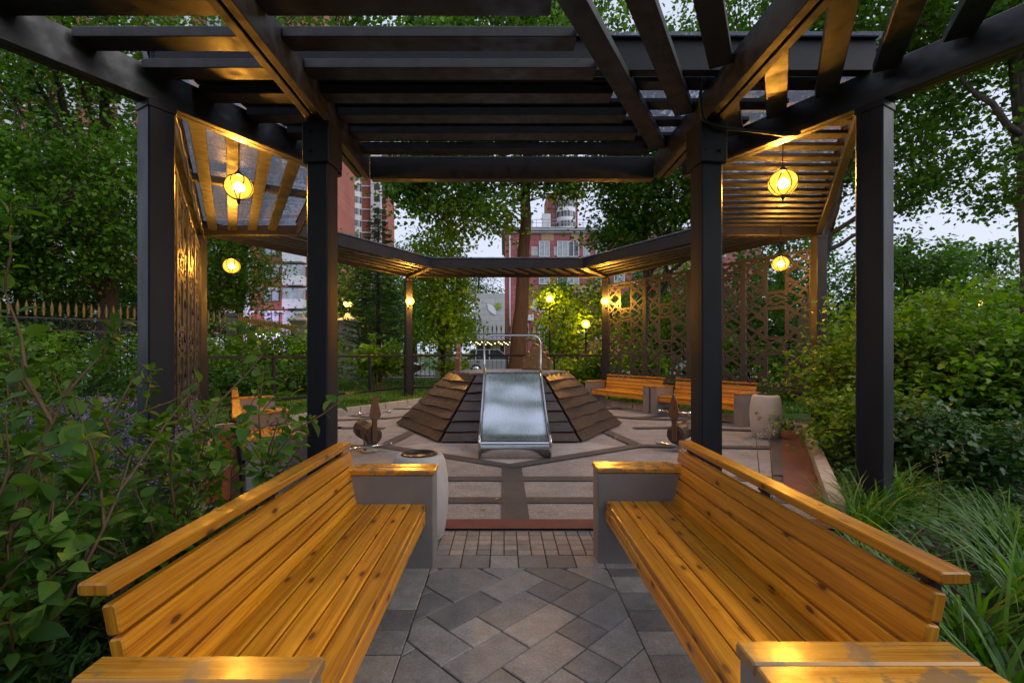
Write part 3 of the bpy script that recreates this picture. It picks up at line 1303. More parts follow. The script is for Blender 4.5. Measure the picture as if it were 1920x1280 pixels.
bn = make_bin('pale barrel-shaped concrete bin behind the arm of the left bench')
bn.location = (-.775, 3.76, .012)
bn.scale = (.92, .92, .985)
o = copy_tree(bn)
o['label'] = 'pale barrel-shaped concrete bin at the end of the right-hand benches'
o.location = (4.42, 8.15, .012)
o.scale = (1.0, 1.0, 1.10)

# ------------------------------------------------------------------ play hill and slide
hill = thing('play_hill', 'hexagonal climbing hill clad in dark wavy brown boards', 'play hill', (CX, CY, 0))
HR, HT, HZ = 2.28, 1.2, 1.07
b = MB()
vs = [hexv(k, HR - .05, 0.0) for k in range(6)] + [hexv(k, HT - .04, HZ - .03) for k in range(6)]
b.add(vs, [[k, (k + 1) % 6, 6 + (k + 1) % 6, 6 + k] for k in range(6)] + [[6, 7, 8, 9, 10, 11]])
b.build('core', BLACK, hill)
random.seed(31)
for k in range(6):
    b = MB()
    A, B = hexv(k, HR, .02), hexv(k + 1, HR, .02)
    Cc, D = hexv(k + 1, HT, HZ), hexv(k, HT, HZ)
    n = (B - A).cross(D - A).normalized()
    nc = 7
    edges = [0] + [(i + random.uniform(-.13, .13)) / nc for i in range(1, nc)] + [1]
    for j in range(nc):
        t0, t1 = edges[j], min(1.0, edges[j + 1] + .035)
        m = 22
        ph = [random.uniform(0, 6.28) for _ in range(4)]
        am = random.uniform(.003, .010) if j else .003

        def P(f, t, o):
            l, r_ = A.lerp(D, t), B.lerp(Cc, t)
            g = .02 / (r_ - l).length
            f2 = g + f * (1 - 2 * g)
            return l.lerp(r_, f2) + n * o
        top, low, lowi = [], [], []
        for i in range(m + 1):
            f = i / m
            wv = am * (math.sin(f * 7 + ph[0]) + .7 * math.sin(f * 15 + ph[1]) + .4 * max(0, math.sin(f * 27 + ph[2])) ** 3)
            tt = max(0, t0 + wv)
            lf = .040 + .008 * math.sin(f * 5 + ph[3])
            low.append(P(f, tt, lf))
            lowi.append(P(f, tt + .006, .0))
            top.append(P(f, t1, .014))
        r = random.random()
        vs = lowi + low + top
        fs, uvs = [], []
        L = (B - A).length
        for i in range(m):
            x0, x1 = i / m * L, (i + 1) / m * L
            fs.append([i, i + 1, m + 1 + i + 1, m + 1 + i])
            uvs.append([(x0, 0), (x1, 0), (x1, .04), (x0, .04)])
            fs.append([m + 1 + i, m + 1 + i + 1, 2 * (m + 1) + i + 1, 2 * (m + 1) + i])
            uvs.append([(x0, .04), (x1, .04), (x1, .2), (x0, .2)])
        for e in (0, m):
            q = [e, m + 1 + e, 2 * (m + 1) + e]
            fs.append(q if e else q[::-1])
            uvs.append([(0, 0), (0, .04), (.1, .2)])
        b.add(vs, fs, uvs, r)
    b.build('board_slope', BROWN, hill)
b = MB()
for i in range(12):
    y = -.98 + i * .178
    hw = HT - abs(y + .08) * .577 - .04
    hw = min(hw, 1.14)
    if hw > .2:
        b.bar((-hw, CY + y, HZ + .012), (hw, CY + y, HZ + .012), .165, .04, Z, .004)
DECK = m_wood('grey_deck', [(.3, (.16, .15, .15)), (.7, (.27, .26, .26))], rough=.6, knots=False, coat=0)
b.build('platform', DECK, hill)


def castle(pa, pb, plate_lo, plate_hi):
    """stepped board standing on the platform edge from pa to pb"""
    d = (pb - pa).normalized()
    L = (pb - pa).length
    n = Vector((-d.y, d.x, 0))
    prof = [(0, 0), (1, 0), (1, .40), (.93, .46), (.86, .44), (.84, .58), (.78, .64), (.70, .60), (.68, .76), (.60, .86), (.5, .90), (.40, .86),
            (.32, .76), (.30, .60), (.22, .64), (.16, .58), (.14, .44), (.07, .46), (0, .40)]
    b = MB()
    b.plate([pa + d * (x * L) + Vector((0, 0, HZ + .03 + z * .62)) for x, z in prof], n * .075)
    o = b.build('castle_panel', BROWN2, hill)
    b = MB()
    q = [(.06, .06), (.94, .06), (.94, .38), (.80, .42), (.78, .56), (.66, .60), (.62, .76), (.5, .82), (.38, .76), (.34, .60), (.22, .56), (.20, .42), (.06, .38)]
    b.plate([pa + d * (x * L) + Vector((0, 0, HZ + .03 + z * .62)) - n * .001 for x, z in q], n * -.006)
    b.build('face_plate', m_plain('bronze_plate', (.22, .15, .08), .35, metal=.6, var=.15), o)
    b = MB()
    for x, z in ((.10, .10), (.9, .10), (.1, .33), (.9, .33), (.5, .12), (.5, .74), (.3, .5), (.7, .5), (.42, .4), (.62, .3)):
        c = pa + d * (x * L) + Vector((0, 0, HZ + .03 + z * .62)) - n * .008
        b.tube([c, c - n * .008], .011, 8)
    b.build('bolt', CHROME, o)


castle(Vector((.28, CY + .58, 0)), Vector((.84, CY + .24, 0)), 0, 0)
castle(Vector((-.98, CY - .33, 0)), Vector((-1.0, CY + .38, 0)), 0, 0)

slide = thing('slide', 'wide stainless steel slide with round arch handrail', 'slide', (.03, 6.5, 0))
SX = .05
prof = [(8.52, 1.135), (8.40, 1.13), (8.28, 1.09), (8.05, .965), (7.8, .825), (7.5, .655), (7.2, .49), (6.98, .37), (6.84, .305), (6.74, .272), (6.62, .255), (6.55, .25)]
b = MB()
nx = 8
hwid = .47
vs, fs = [], []
for (y, z) in prof:
    for i in range(nx + 1):
        vs.append((SX - hwid + 2 * hwid * i / nx, y, z))
for j in range(len(prof) - 1):
    for i in range(nx):
        a = j * (nx + 1) + i
        fs.append([a, a + 1, a + nx + 2, a + nx + 1])
b.add(vs, [f[::-1] for f in fs], None, .5, 0, True)
b.build('chute', CHUTE, slide)
b = MB()
nose = [(6.552, .25)] + [(6.545 - .085 * math.sin(a), .165 + .085 * math.cos(a)) for a in [i * math.pi / 10 for i in range(1, 7)]] + [(6.50, .08), (6.52, .0)]
vs = []
for y, z in nose:
    vs += [(SX - hwid, y, z), (SX + hwid, y, z)]
b.add(vs, [[2 * i, 2 * i + 1, 2 * i + 3, 2 * i + 2] for i in range(len(nose) - 1)], None, .5, 0, True)
b.build('rounded_lip', CHROME, slide)
for s in (-1, 1):
    x = SX + s * (hwid + .02)
    up_ = [(y, z + (.10 if 6.7 < y < 8.3 else .07)) for y, z in prof]
    poly = [(x, y, z) for y, z in up_] + [(x, 6.50, .26), (x, 6.46, .18), (x, 6.48, .0), (x, 6.95, .0)] + [(x, y, z - .10) for y, z in prof[::-1][4:]]
    b = MB()
    b.plate([(px - .012, py, pz) for px, py, pz in poly], (.024, 0, 0))
    b.tube([(x, y, z) for y, z in up_] + [(x, 6.49, .27), (x, 6.455, .19)], .02, 8)
    b.build('side_rail', CHROME, slide)
b = MB()
yy = 8.40
xx = hwid + .03
pts = [(SX - xx, yy - .12, 1.05), (SX - xx, yy, 1.3), (SX - xx, yy, 1.62)]
for i in range(1, 6):
    a = i * math.pi / 12
    pts.append((SX - xx + .14 * (1 - math.cos(a)), yy, 1.62 + .15 * math.sin(a)))
pts += [(SX - xx + .17, yy, 1.775), (SX + xx - .17, yy, 1.775)]
for i in range(5, 0, -1):
    a = i * math.pi / 12
    pts.append((SX + xx - .14 * (1 - math.cos(a)), yy, 1.62 + .15 * math.sin(a)))
pts += [(SX + xx, yy, 1.62), (SX + xx, yy, 1.3), (SX + xx, yy - .12, 1.05)]
b.tube(pts, .017, 10)
b.build('handrail', CHROME, slide)

# ------------------------------------------------------------------ spring riders
def make_rider(label):
    """looks to -y (towards the entrance)"""
    t = thing('spring_rider', label, 'spring rider', (0, 0, 0), 'wooden spring riders')
    b = MB()
    # log body: octagonal sections along y
    secs = [(-.17, .10, .24), (-.15, .125, .255), (.0, .12, .27), (.12, .10, .28), (.2, .125, .29), (.33, .12, .30), (.36, .095, .30)]
    n = 12
    vs, fs = [], []
    for y, rr, z in secs:
        for k in range(n):
            a = 2 * math.pi * k / n + .26
            vs.append((rr * 1.05 * math.cos(a), y, z + rr * 1.12 * math.sin(a)))
    for i in range(len(secs) - 1):
        for k in range(n):
            k2 = (k + 1) % n
            fs.append([i * n + k, (i + 1) * n + k, (i + 1) * n + k2, i * n + k2])
    fs.append(list(range(n)))
    fs.append([(len(secs) - 1) * n + k for k in range(n)][::-1])
    b.add(vs, fs, None, .4, 0, False)
    b.build('body', BROWN, t)
    b = MB()
    b.bar((0, -.175, .17), (0, -.19, .60), .075, .035, Vector((0, 1, 0)), .006)
    hd = [(-.085, .55), (-.05, .50), (.05, .50), (.085, .55), (.06, .66), (.035, .78), (.0, .86), (-.035, .78), (-.06, .66)]
    b.plate([(x, -.185, z) for x, z in hd], (0, -.035, 0))
    b.build('head_board', BROWN2, t)
    b = MB()
    b.tube([(-.21, -.20, .59), (.21, -.20, .59)], .012, 8)
    h = b.build('handlebar', CHROME, t)
    for s in (-1, 1):
        b = MB()
        b.lathe([(0.001, -.028), (.02, -.02), (.028, 0), (.02, .02), (.001, .028)], 10, (s * .22, -.20, .59))
        b.build('grip_ball', CHROME, h)
    b = MB()
    b.tube([(-.3, -.06, .085), (.3, -.06, .085)], .014, 8)
    h = b.build('foot_bar', CHROME, t)
    for s in (-1, 1):
        b = MB()
        b.lathe([(0.001, -.025), (.018, -.018), (.025, 0), (.018, .018), (.001, .025)], 10, (s * .31, -.06, .085))
        b.build('end_ball', CHROME, h)
    b = MB()
    pts = [(.06 * math.cos(a), .06 + .06 * math.sin(a), .01 + a * .0052) for a in [i * .4 for i in range(75)]]
    b.tube(pts, .010, 6)
    b.build('spring', LINER, t)
    b = MB()
    b.box((0, .0, .08), (.11, .05, .16), 0, .004)
    b.box((0, .05, .008), (.2, .2, .016), 0, .002)
    b.build('base_plate', m_plain('galvanised_plate', (.45, .42, .38), .5, metal=.3, var=.15), t)
    return t


rd = make_rider('brown wooden spring rider behind the left bench, arrow-shaped head')
rd.location = (-2.08, 6.95, .02)
rd.rotation_euler = (0, 0, R(38))
o = copy_tree(rd)
o['label'] = 'brown wooden spring rider partly hidden by the right front post'
o.location = (2.50, 7.0, .02)
o.rotation_euler = (0, 0, R(-42))

# ------------------------------------------------------------------ lamps
def point(name, parent, loc, watts, rad=.06):
    ld = bpy.data.lights.new(name, 'POINT')
    ld.energy = watts
    ld.color = LAMP_COL
    ld.shadow_soft_size = rad
    lo = bpy.data.objects.new(name, ld)
    COL.objects.link(lo)
    lo.parent = parent
    lo.location = loc
    return lo


def sphere(mb, c, rr, sq=1.0, n=24, m=14, mi=0):
    mb.lathe([(max(.0008, rr * math.sin(math.pi * i / m)), -rr * sq * math.cos(math.pi * i / m)) for i in range(m + 1)], n, c, mi)


def make_pendant(label, cordlen):
    """origin at the centre of the globe"""
    t = thing('pendant_lamp', label, 'lamp', (0, 0, 0), 'round amber pendant lamps under the pergola')
    rr = .152
    b = MB()
    sphere(b, (0, 0, 0), rr, .92, 32, 18)
    g = b.build('globe', GLOBE, t)
    b = MB()
    for k in range(8):
        a = k * math.pi / 4
        pts = []
        for i in range(1, 14):
            th = math.pi * i / 14
            aa = a + .16 * math.sin(th * 2.0) * (1 if k % 2 else -1)
            q = (rr + .004) * math.sin(th)
            pts.append((q * math.cos(aa), q * math.sin(aa), (rr + .004) * .92 * math.cos(th)))
        b.tube(pts, .0055, 5)
    b.build('wire_cage', WIRE, g)
    b = MB()
    sphere(b, (0, 0, 0), .042, 1.35, 14, 8)
    b.build('bulb', BULB, t)
    b = MB()
    b.lathe([(.001, .19), (.02, .185), (.03, .165), (.055, .142), (.052, .132)], 16)
    b.build('cap', IRON, t)
    b = MB()
    b.lathe([(.035, -.138), (.03, -.15), (.014, -.158), (.018, -.18), (.008, -.20), (.001, -.205)], 12)
    b.build('finial', IRON, t)
    b = MB()
    b.tube([(0, 0, .185), (0.003, 0, cordlen)], .006, 6)
    b.build('cord', IRON, t)
    point('glow', t, (0, 0, 0), LAMP, .075)
    return t


pl = make_pendant('lit amber globe lamp hanging under the clear roof beside the left corner post', .52)
pl.location = (-3.19, 5.50, 3.40)
for x, y, z, lab in ((3.10, 5.42, 3.42, 'lit amber globe lamp hanging below the looped cable, right of the front post'),
                     (-5.42, 9.22, 3.16, 'smaller-looking lit globe lamp hanging before the left apartment block'),
                     (5.30, 9.22, 3.20, 'smaller-looking lit globe lamp hanging before the right lattice screen')):
    o = copy_tree(pl)
    o.location = (x, y, z)
    o['label'] = lab
for ob in bpy.data.objects:
    if ob.name.startswith('cord') and ob.parent and ob.parent.location.z < 3.3:
        ob.scale = (1, 1, 1.45)


def make_sconce(label):
    """origin on the post face, lamp towards +x"""
    t = thing('wall_lantern', label, 'lamp', (0, 0, 0), 'round wall lanterns on the far pergola posts')
    b = MB()
    b.box((.01, 0, -.05), (.02, .08, .22), 0, .004)
    b.tube([(.02, 0, -.12), (.10, 0, -.19), (.17, 0, -.16), (.18, 0, -.11)], .011, 8)
    b.lathe([(.02, -.12), (.05, -.10), (.055, -.085)], 12, (.18, 0, 0))
    b.build('bracket', IRON, t)
    b = MB()
    sphere(b, (.18, 0, .02), .13, .95, 24, 14)
    b.build('globe', GLOBE2, t)
    b = MB()
    sphere(b, (.18, 0, .02), .05, 1.2, 12, 8)
    b.build('bulb', BULB, t)
    b = MB()
    b.lathe([(.05, .125), (.03, .15), (.001, .17)], 12, (.18, 0, 0))
    b.build('cap', IRON, t)
    point('glow', t, (.18, 0, .02), LAMP * 2.4, .075)
    return t


p = hexv(4, R_POST)
sc = make_sconce('lit round lantern on the far left pergola post')
sc.location = (p.x + .02, p.y - .14, 3.05)
sc.rotation_euler = (0, 0, R(-60))
o = copy_tree(sc)
o['label'] = 'lit round lantern on the far right pergola post beside the lattice'
p = hexv(3, R_POST)
o.location = (p.x - .03, p.y - .14, 3.05)
o.rotation_euler = (0, 0, R(-110))


def make_lamp_post(label, loc, h):
    t = thing('lamp_post', label, 'street lamp', loc, 'garden lamp posts beyond the railing')
    b = MB()
    b.lathe([(.09, 0), (.09, .12), (.06, .2), (.035, .3), (.032, h - .2), (.05, h - .17), (.06, h - .13)], 14, loc)
    b.build('pole', IRON, t)
    b = MB()
    sphere(b, (loc[0], loc[1], loc[2] + h), .17, 1, 20, 12)
    b.build('globe', GLOBE2, t)
    b = MB()
    sphere(b, (loc[0], loc[1], loc[2] + h), .09, 1, 14, 8)
    b.build('bulb', BULBW, t)
    point('glow', t, (0, 0, h), LAMP * 1.0, .12)
    return t


make_lamp_post('short garden lamp post with lit globe, left of the far right pergola post', (3.35, 19.9, .08), 2.58)
make_lamp_post('tall street lamp with lit globe half hidden in the sapling before the pink building', (1.88, 20.4, .08), 3.70)
make_lamp_post('small distant lit lamp among the dark trees at the right edge', (19.75, 19.8, 0), 3.5)

# ------------------------------------------------------------------ cables
b = MB()
pts = []
path = [(1.70, 4.25, 3.95), (1.68, 4.3, 3.80), (1.72, 4.34, 3.62), (1.86, 4.36, 3.56), (2.1, 4.40, 3.55), (2.4, 4.5, 3.57), (2.62, 4.6, 3.59), (2.74, 4.6, 3.60), (2.80, 4.62, 3.62),
        (2.78, 4.66, 3.66), (2.66, 4.66, 3.63), (2.60, 4.62, 3.585)]
for i in range(len(path) - 1):
    a, c = Vector(path[i]), Vector(path[i + 1])
    pts += [a.lerp(c, f / 4) for f in range(4)]
pts.append(Vector(path[-1]))
sm = [pts[0]] + [(pts[i - 1] + pts[i] * 2 + pts[i + 1]) / 4 for i in range(1, len(pts) - 1)] + [pts[-1]]
b.tube(sm, .014, 8)
tag(b.build('power_cable', IRON, None, (2.2, 4.5, 3.6)), 'black cable looped at the right front post and along its beam', 'cable')
b = MB()
va, vb = hexv(0, R_POST - .12), hexv(5, R_POST - .12)
pts = []
for i in range(49):
    f = i / 48
    q = va.lerp(vb, f)
    pts.append((q.x, q.y, 3.80 - .06 * abs(math.sin(f * math.pi * 8))))
b.tube(pts, .011, 6)
tag(b.build('power_cable', IRON, None, (-4.7, 6.8, 3.8)), 'black cable draped under the outer beam by the left screens', 'cable')
# ------------------------------------------------------------------ iron fence with gilded spears, stone pillars
pk = MB()
pk.box((0, 0, 1.25), (.022, .022, 2.5), 0)
PK = pk.mesh('picket', IRON)
pk = MB()
pk.lathe([(.012, 2.46), (.034, 2.47), (.034, 2.49), (.02, 2.51), (.045, 2.63), (.034, 2.74), (.001, 2.90)], 8)
SP = pk.mesh('spearhead', GOLD)


def fence(pa, pb, label, gap, zb=.05, stiff=0):
    pa, pb = Vector((*pa, zb)), Vector((*pb, zb))
    d = (pb - pa)
    L = d.length
    d.normalize()
    t = thing('iron_fence', label, 'fence', tuple(pa), 'black iron fence sections with gilded spears')
    n = int(L / gap)
    for z in (.18, 2.05, 2.40):
        b = MB()
        b.bar(pa + Z * z, pb + Z * z, .03, .045, Z)
        b.build('rail', IRON, t)
    for i in range(n):
        q = d * ((i + .5) * L / n)
        o = link_mesh('picket', PK, t, q)
        link_mesh('spearhead', SP, o)
    b = MB()
    for i in range(n):
        q = pa + d * ((i + .5 + .5) * L / n) + Z * 2.225
        e = d * (L / n * .5)
        pts = [q + e * .8 * math.cos(a) + Z * .12 * math.sin(a) for a in [j * math.pi / 4 for j in range(8)]]
        if i < n - 1:
            b.tube(pts, .009, 4, closed=True, sm=False)
    b.build('scroll_band', IRON, t)
    b = MB()
    b.bar(pa + Z * -.06, pb + Z * -.06, .25, .3, Z)
    b.build('plinth', KERB, t)
    return t


fence((-17.5, 8.65), (-10.0, 16.9), 'gold-tipped black iron fence running along the left edge behind the hedges', .17)
fence((-9.9, 17.2), (-10.9, 24.4), 'gold-tipped iron fence before the purple-lit shop front', .2)
fence((-10.4, 25), (-8.8, 25), 'short iron fence section between the two left stone pillars', .23)
fence((-7.9, 25), (-3.7, 25), 'iron fence section behind the spruce, between two stone pillars', .23)
fence((-2.7, 25), (3.6, 25), 'iron fence section crossing behind the big tree trunk', .23)
fence((4.0, 25), (14.5, 25), 'iron fence section behind the lattice screens', .25)
b = MB()
b.box((-9.95, 17.05, 1.35), (.34, .34, 2.8), .4, .02)
b.box((-9.95, 17.05, 2.80), (.42, .42, .1), .4, .02)
tag(b.build('fence_post', m_plain('dark_stone', (.06, .06, .065), .7), None, (-9.95, 17.05, 0)), 'dark square corner post of the iron fence, left', 'fence post')


def pillar(x, y, label, lamp=True):
    t = thing('stone_pillar', label, 'pillar', (x, y, 0), 'stone gate pillars in the iron fence')
    b = MB()
    b.box((x, y, .3), (.98, .98, .6), 0, .02)
    b.box((x, y, .64), (.88, .88, .08), 0, .02)
    b.build('base', STONE, t)
    b = MB()
    for i in range(5):
        z = .68 + i * .46
        b.box((x, y, z + .225), (.74, .74, .45), 0, .012)
        b.box((x, y, z + .45), (.70, .70, .04), 0)
    b.build('shaft', STONE, t)
    b = MB()
    b.box((x, y, 3.03), (.86, .86, .1), 0, .02)
    b.box((x, y, 3.12), (1.02, 1.02, .1), 0, .02)
    b.lathe([(.66, 3.17), (.42, 3.27), (.22, 3.36), (.16, 3.50), (.001, 3.56)], 4, (x, y, 0), 0, False, math.pi / 4)
    b.build('cap', STONE, t)
    return t


pillar(-10.85, 25, 'grey stone gate pillar beside the purple-lit shop front')
pillar(-8.35, 25, 'stone gate pillar carrying a lit cluster lamp, behind the left front post')
pillar(-3.2, 25, 'stone gate pillar half hidden by the young lime-green tree')
t = thing('pillar_lamp', 'lit amber cluster lamp on top of the stone gate pillar', 'lamp', (-8.35, 25, 3.56))
b = MB()
b.tube([(-8.35, 25, 3.55), (-8.35, 25, 3.78)], .03, 8)
b.build('stem', IRON, t)
for i in range(5):
    a = i * 1.2566
    r_ = .13 if i < 4 else 0
    b = MB()
    sphere(b, (-8.35 + .15 * math.cos(a), 25 + .15 * math.sin(a), 3.98 + .06 * (i % 2)), .10, 1, 12, 8)
    b.build('globe', m_emit('amber_lit_globe', (1.0, .50, .09), 1.1) if i == 0 else bpy.data.materials['amber_lit_globe'], t)
point('glow', t, (0, -.4, .45), LAMP * .5, .1)

# ------------------------------------------------------------------ trees and shrubs
def grow(paths, radii_n, mb, n=6):
    for pts, rad in paths:
        mb.tube(pts, rad, n, sm=True)


def tree(name, label, cat, base, trunk, r0, crowns, ncl, clr, per, lsize, mat, seed, tmpl=T_RHOMB, bark=BARK, group=None, nlimb=9, limb0=.35,
         up=.55, droop=.35, flat=.6, shell=.55, twigs=True, r_end=.25):
    """trunk: list of points; crowns: list of (centre, radii, weight)"""
    rng = np.random.default_rng(seed)
    rnd_ = random.Random(seed)
    t = thing(name, label, cat, tuple(base), group)
    org = np.array(base, float)
    tp = [Vector(p) for p in trunk]
    m = len(tp)
    # finer trunk with a little wobble
    fine = []
    for i in range(m - 1):
        for j in range(4):
            fine.append(tp[i].lerp(tp[i + 1], j / 4) + Vector((rnd_.uniform(-1, 1), rnd_.uniform(-1, 1), 0)) * r0 * .12)
    fine.append(tp[-1])
    nf = len(fine)
    rads = [r0 * (1 - (1 - r_end) * (i / (nf - 1)) ** .9) for i in range(nf)]
    rads[0] *= 1.35
    if nf > 2:
        rads[1] *= 1.08
    mb = MB()
    mb.tube(fine, rads, 12)
    # cluster centres
    wts = np.array([c[2] for c in crowns], float)
    wts /= wts.sum()
    cen = []
    for c, rr, _w in crowns:
        k = int(round(ncl * _w / sum(x[2] for x in crowns)))
        v = unit(rng.normal(size=(k, 3)))
        q = (shell + (1 - shell) * rng.random((k, 1))) * (rng.random((k, 1)) ** .33 * .35 + .65)
        cen.append(np.array(c)[None] + v * q * np.array(rr)[None])
    cen = np.concatenate(cen)
    ncl = len(cen)
    # limbs
    idx = rng.permutation(ncl)[:nlimb]
    limbpts = []
    for i in idx:
        tgt = Vector(cen[i])
        f = rnd_.uniform(limb0, .95)
        s = fine[int(f * (nf - 1))]
        rs = rads[int(f * (nf - 1))] * .55
        mid = s.lerp(tgt, .45) + Vector((rnd_.uniform(-.2, .2), rnd_.uniform(-.2, .2), rnd_.uniform(.0, .35))) * (tgt - s).length * .5
        pts = []
        for j in range(8):
            u = j / 7
            pts.append(s * (1 - u) ** 2 + mid * 2 * u * (1 - u) + tgt * u * u + Vector((rnd_.uniform(-1, 1), rnd_.uniform(-1, 1), rnd_.uniform(-1, 1))) * .04 * (tgt - s).length * (0 < j < 7))
        mb.tube(pts, [max(.008, rs * (1 - .88 * j / 7)) for j in range(8)], 7)
        limbpts += pts[2:]
    limbpts += fine[int(nf * .5):]
    LP = np.array([list(p) for p in limbpts])
    if twigs:
        for i in range(ncl):
            dd = np.linalg.norm(LP - cen[i], axis=1)
            j = int(np.argmin(dd))
            if dd[j] < .05:
                continue
            a, c = Vector(LP[j]), Vector(cen[i])
            mid = a.lerp(c, .5) + Vector((rnd_.uniform(-1, 1), rnd_.uniform(-1, 1), rnd_.uniform(-.3, 1))) * .12 * dd[j]
            w_ = max(.006, r0 * .05)
            mb.tube([a, mid, c], [w_ * 1.6, w_, w_ * .4], 4, caps=False)
    mb.build('trunk', bark, t)
    # leaves
    n = ncl * per
    ci = np.repeat(np.arange(ncl), per)
    sc = clr * (.55 + .9 * rng.random(ncl))
    off = rng.normal(size=(n, 3)) * .5
    off[:, 2] *= flat
    pos = cen[ci] + off * sc[ci][:, None]
    keep = np.ones(n, bool)
    pos = pos[keep]
    size = lsize * (.6 + .7 * rng.random(len(pos)))
    tone = np.clip(rng.normal(.45, .22, len(pos)) + (rng.random(ncl)[ci] - .5) * .35, 0, 1)
    me = leaves(pos, size, tmpl, rng, mat, 'crown', up, droop, out=unit(off) * .5, rnd=tone, org=org)
    link_mesh('crown', me, t)
    return t


def shrub(name, label, base, rx, ry, h, n, lsize, mat, seed, tmpl=T_RHOMB, nst=14, group=None, z0=.15, flat=.45, clr=.28, droop=.2, per=26, bark=TWIG, lean=(0, 0)):
    """many stems from the base, leaf sprays along their outer parts, ragged outline"""
    rng = np.random.default_rng(seed)
    rnd_ = random.Random(seed)
    t = thing(name, label, 'shrub', tuple(base), group)
    bx, by, bz = base
    mb = MB()
    tips = []
    for i in range(nst):
        a = 2 * math.pi * (i + rnd_.random()) / nst
        f = rnd_.uniform(.15, 1) ** .6
        top = Vector((bx + rx * f * math.cos(a) + lean[0], by + ry * f * math.sin(a) + lean[1], bz + h * (1.02 - .55 * f ** 2) * rnd_.uniform(.72, 1.14)))
        st = Vector((bx + .12 * math.cos(a) * min(1, rx), by + .12 * math.sin(a) * min(1, ry), bz))
        mid = st.lerp(top, .5) + Vector((-math.cos(a) * .12 * rx, -math.sin(a) * .12 * ry, .12 * h))
        pts = [st * (1 - u) ** 2 + mid * 2 * u * (1 - u) + top * u * u for u in [j / 6 for j in range(7)]]
        mb.tube(pts, [.016 * max(.5, min(1.6, h / 2)) * (1 - .8 * j / 6) for j in range(7)], 5, caps=False)
        tips.append(pts)
    ncl = n // per
    cen = []
    for i in range(ncl):
        pts = tips[i % nst]
        u = rnd_.uniform(.28, 1.0) ** .7
        k = u * 6
        j = min(5, int(k))
        p = pts[j].lerp(pts[j + 1], k - j)
        sp = .22 * max(rx, ry)
        q = p + Vector((rnd_.gauss(0, sp), rnd_.gauss(0, sp), rnd_.gauss(0, .12 * h)))
        q.z = max(bz + z0, q.z)
        if i % 2 == 0:
            mb.tube([p, p.lerp(q, .5) + Vector((0, 0, .03)), q], [.006, .005, .002], 4, caps=False)
        cen.append(q)
    mb.build('stem', bark, t)
    cen = np.array([list(c) for c in cen])
    ci = np.repeat(np.arange(ncl), per)
    off = rng.normal(size=(ncl * per, 3)) * .5
    off[:, 2] *= flat
    sc = clr * (.5 + rng.random(ncl))
    pos = cen[ci] + off * sc[ci][:, None]
    pos[:, 2] = np.maximum(pos[:, 2], bz + .03)
    tone = np.clip(rng.normal(.45, .22, len(pos)) + (rng.random(ncl)[ci] - .5) * .3, 0, 1)
    size = lsize * (.6 + .7 * rng.random(len(pos)))
    me = leaves(pos, size, tmpl, rng, mat, 'foliage', .8, droop, out=unit(off) * .6, rnd=tone, org=base)
    link_mesh('foliage', me, t)
    return t


GT = 'tall trees round the playground'
# big tree behind the slide
tree('maple_tree', 'big maple with leaning brown trunk rising behind the slide', 'tree', (.55, 18.6, .05),
     [(.35, 18.6, .05), (.45, 18.6, 1.2), (.62, 18.6, 3.2), (.70, 18.6, 5.5), (.76, 18.6, 8), (.9, 18.7, 11), (.7, 18.6, 15)], .40,
     [((-2.3, 17.8, 7.9), (2.6, 2.4, 1.6), 1.2), ((-.8, 17.5, 11.5), (4.5, 4.2, 3.2), 2.2), ((2.8, 18.5, 11.0), (3.4, 3.0, 3.0), .9), ((0.5, 18.5, 15), (4.6, 4.6, 3.0), 1.8),
      ((-1.2, 17.6, 6.6), (1.5, 1.5, .8), .25), ((1.9, 17.9, 8.0), (1.2, 1.0, .7), .22), ((-6, 18, 13.5), (3.4, 3.4, 2.8), .9)],
     460, .95, 100, .145, L_TREE, 101, T_MAPLE, BARK, GT, nlimb=16, limb0=.70, droop=.8)
# right of it
tree('maple_tree', 'dense dark maple over the right far lattice corner', 'tree', (6.4, 21.5, 0),
     [(6.4, 21.5, 0), (6.5, 21.5, 3), (6.3, 21.5, 7), (6.4, 21.5, 12)], .3,
     [((6.4, 20.6, 8.9), (2.9, 3, 2.4), 1.4), ((7.5, 21, 12.5), (4.5, 4, 4), 1.6), ((9.8, 20, 9), (3, 3, 3), .8), ((5.2, 20.5, 6.6), (1.6, 1.6, .9), .3)],
     340, .95, 95, .145, L_DARK, 102, T_MAPLE, BARK, GT, nlimb=12, droop=.7)
tree('lime_tree', 'tree with slanting grey trunk behind the lit right lattice', 'tree', (8.6, 14.2, 0),
     [(8.6, 14.2, 0), (9.0, 14.2, 2.5), (9.7, 14.3, 5.0), (10.3, 14.4, 8), (10.8, 14.4, 12)], .24,
     [((9.2, 13, 9.6), (3.3, 3, 2.6), 1.3), ((11, 13.2, 7.0), (2.2, 2.3, 1.9), .9), ((7.2, 12.6, 11.5), (3.2, 3, 2.2), .9), ((12, 14, 11), (3.5, 3.5, 3), 1.0)],
     340, .85, 78, .115, L_TREE, 103, T_MAPLE, BARKG, GT, nlimb=13)
tree('lime_tree', 'tall tree with dark bare upper trunk at the right edge', 'tree', (12.2, 11.0, 0),
     [(12.6, 11.2, 0), (12.4, 11.1, 3), (12.0, 11.0, 6.5), (11.7, 11, 9.5), (11.4, 11, 13)], .26,
     [((12.6, 10.6, 9.4), (2.6, 2.5, 1.8), 1.0), ((9.6, 10.6, 9.9), (2.2, 2.2, 1.5), .7), ((12.6, 10.8, 5.6), (1.5, 1.9, .9), .45), ((14.6, 11.5, 7), (1.8, 2.5, 2.6), .6)],
     220, .75, 84, .105, L_TREE, 104, T_MAPLE, BARKG, GT, nlimb=12)
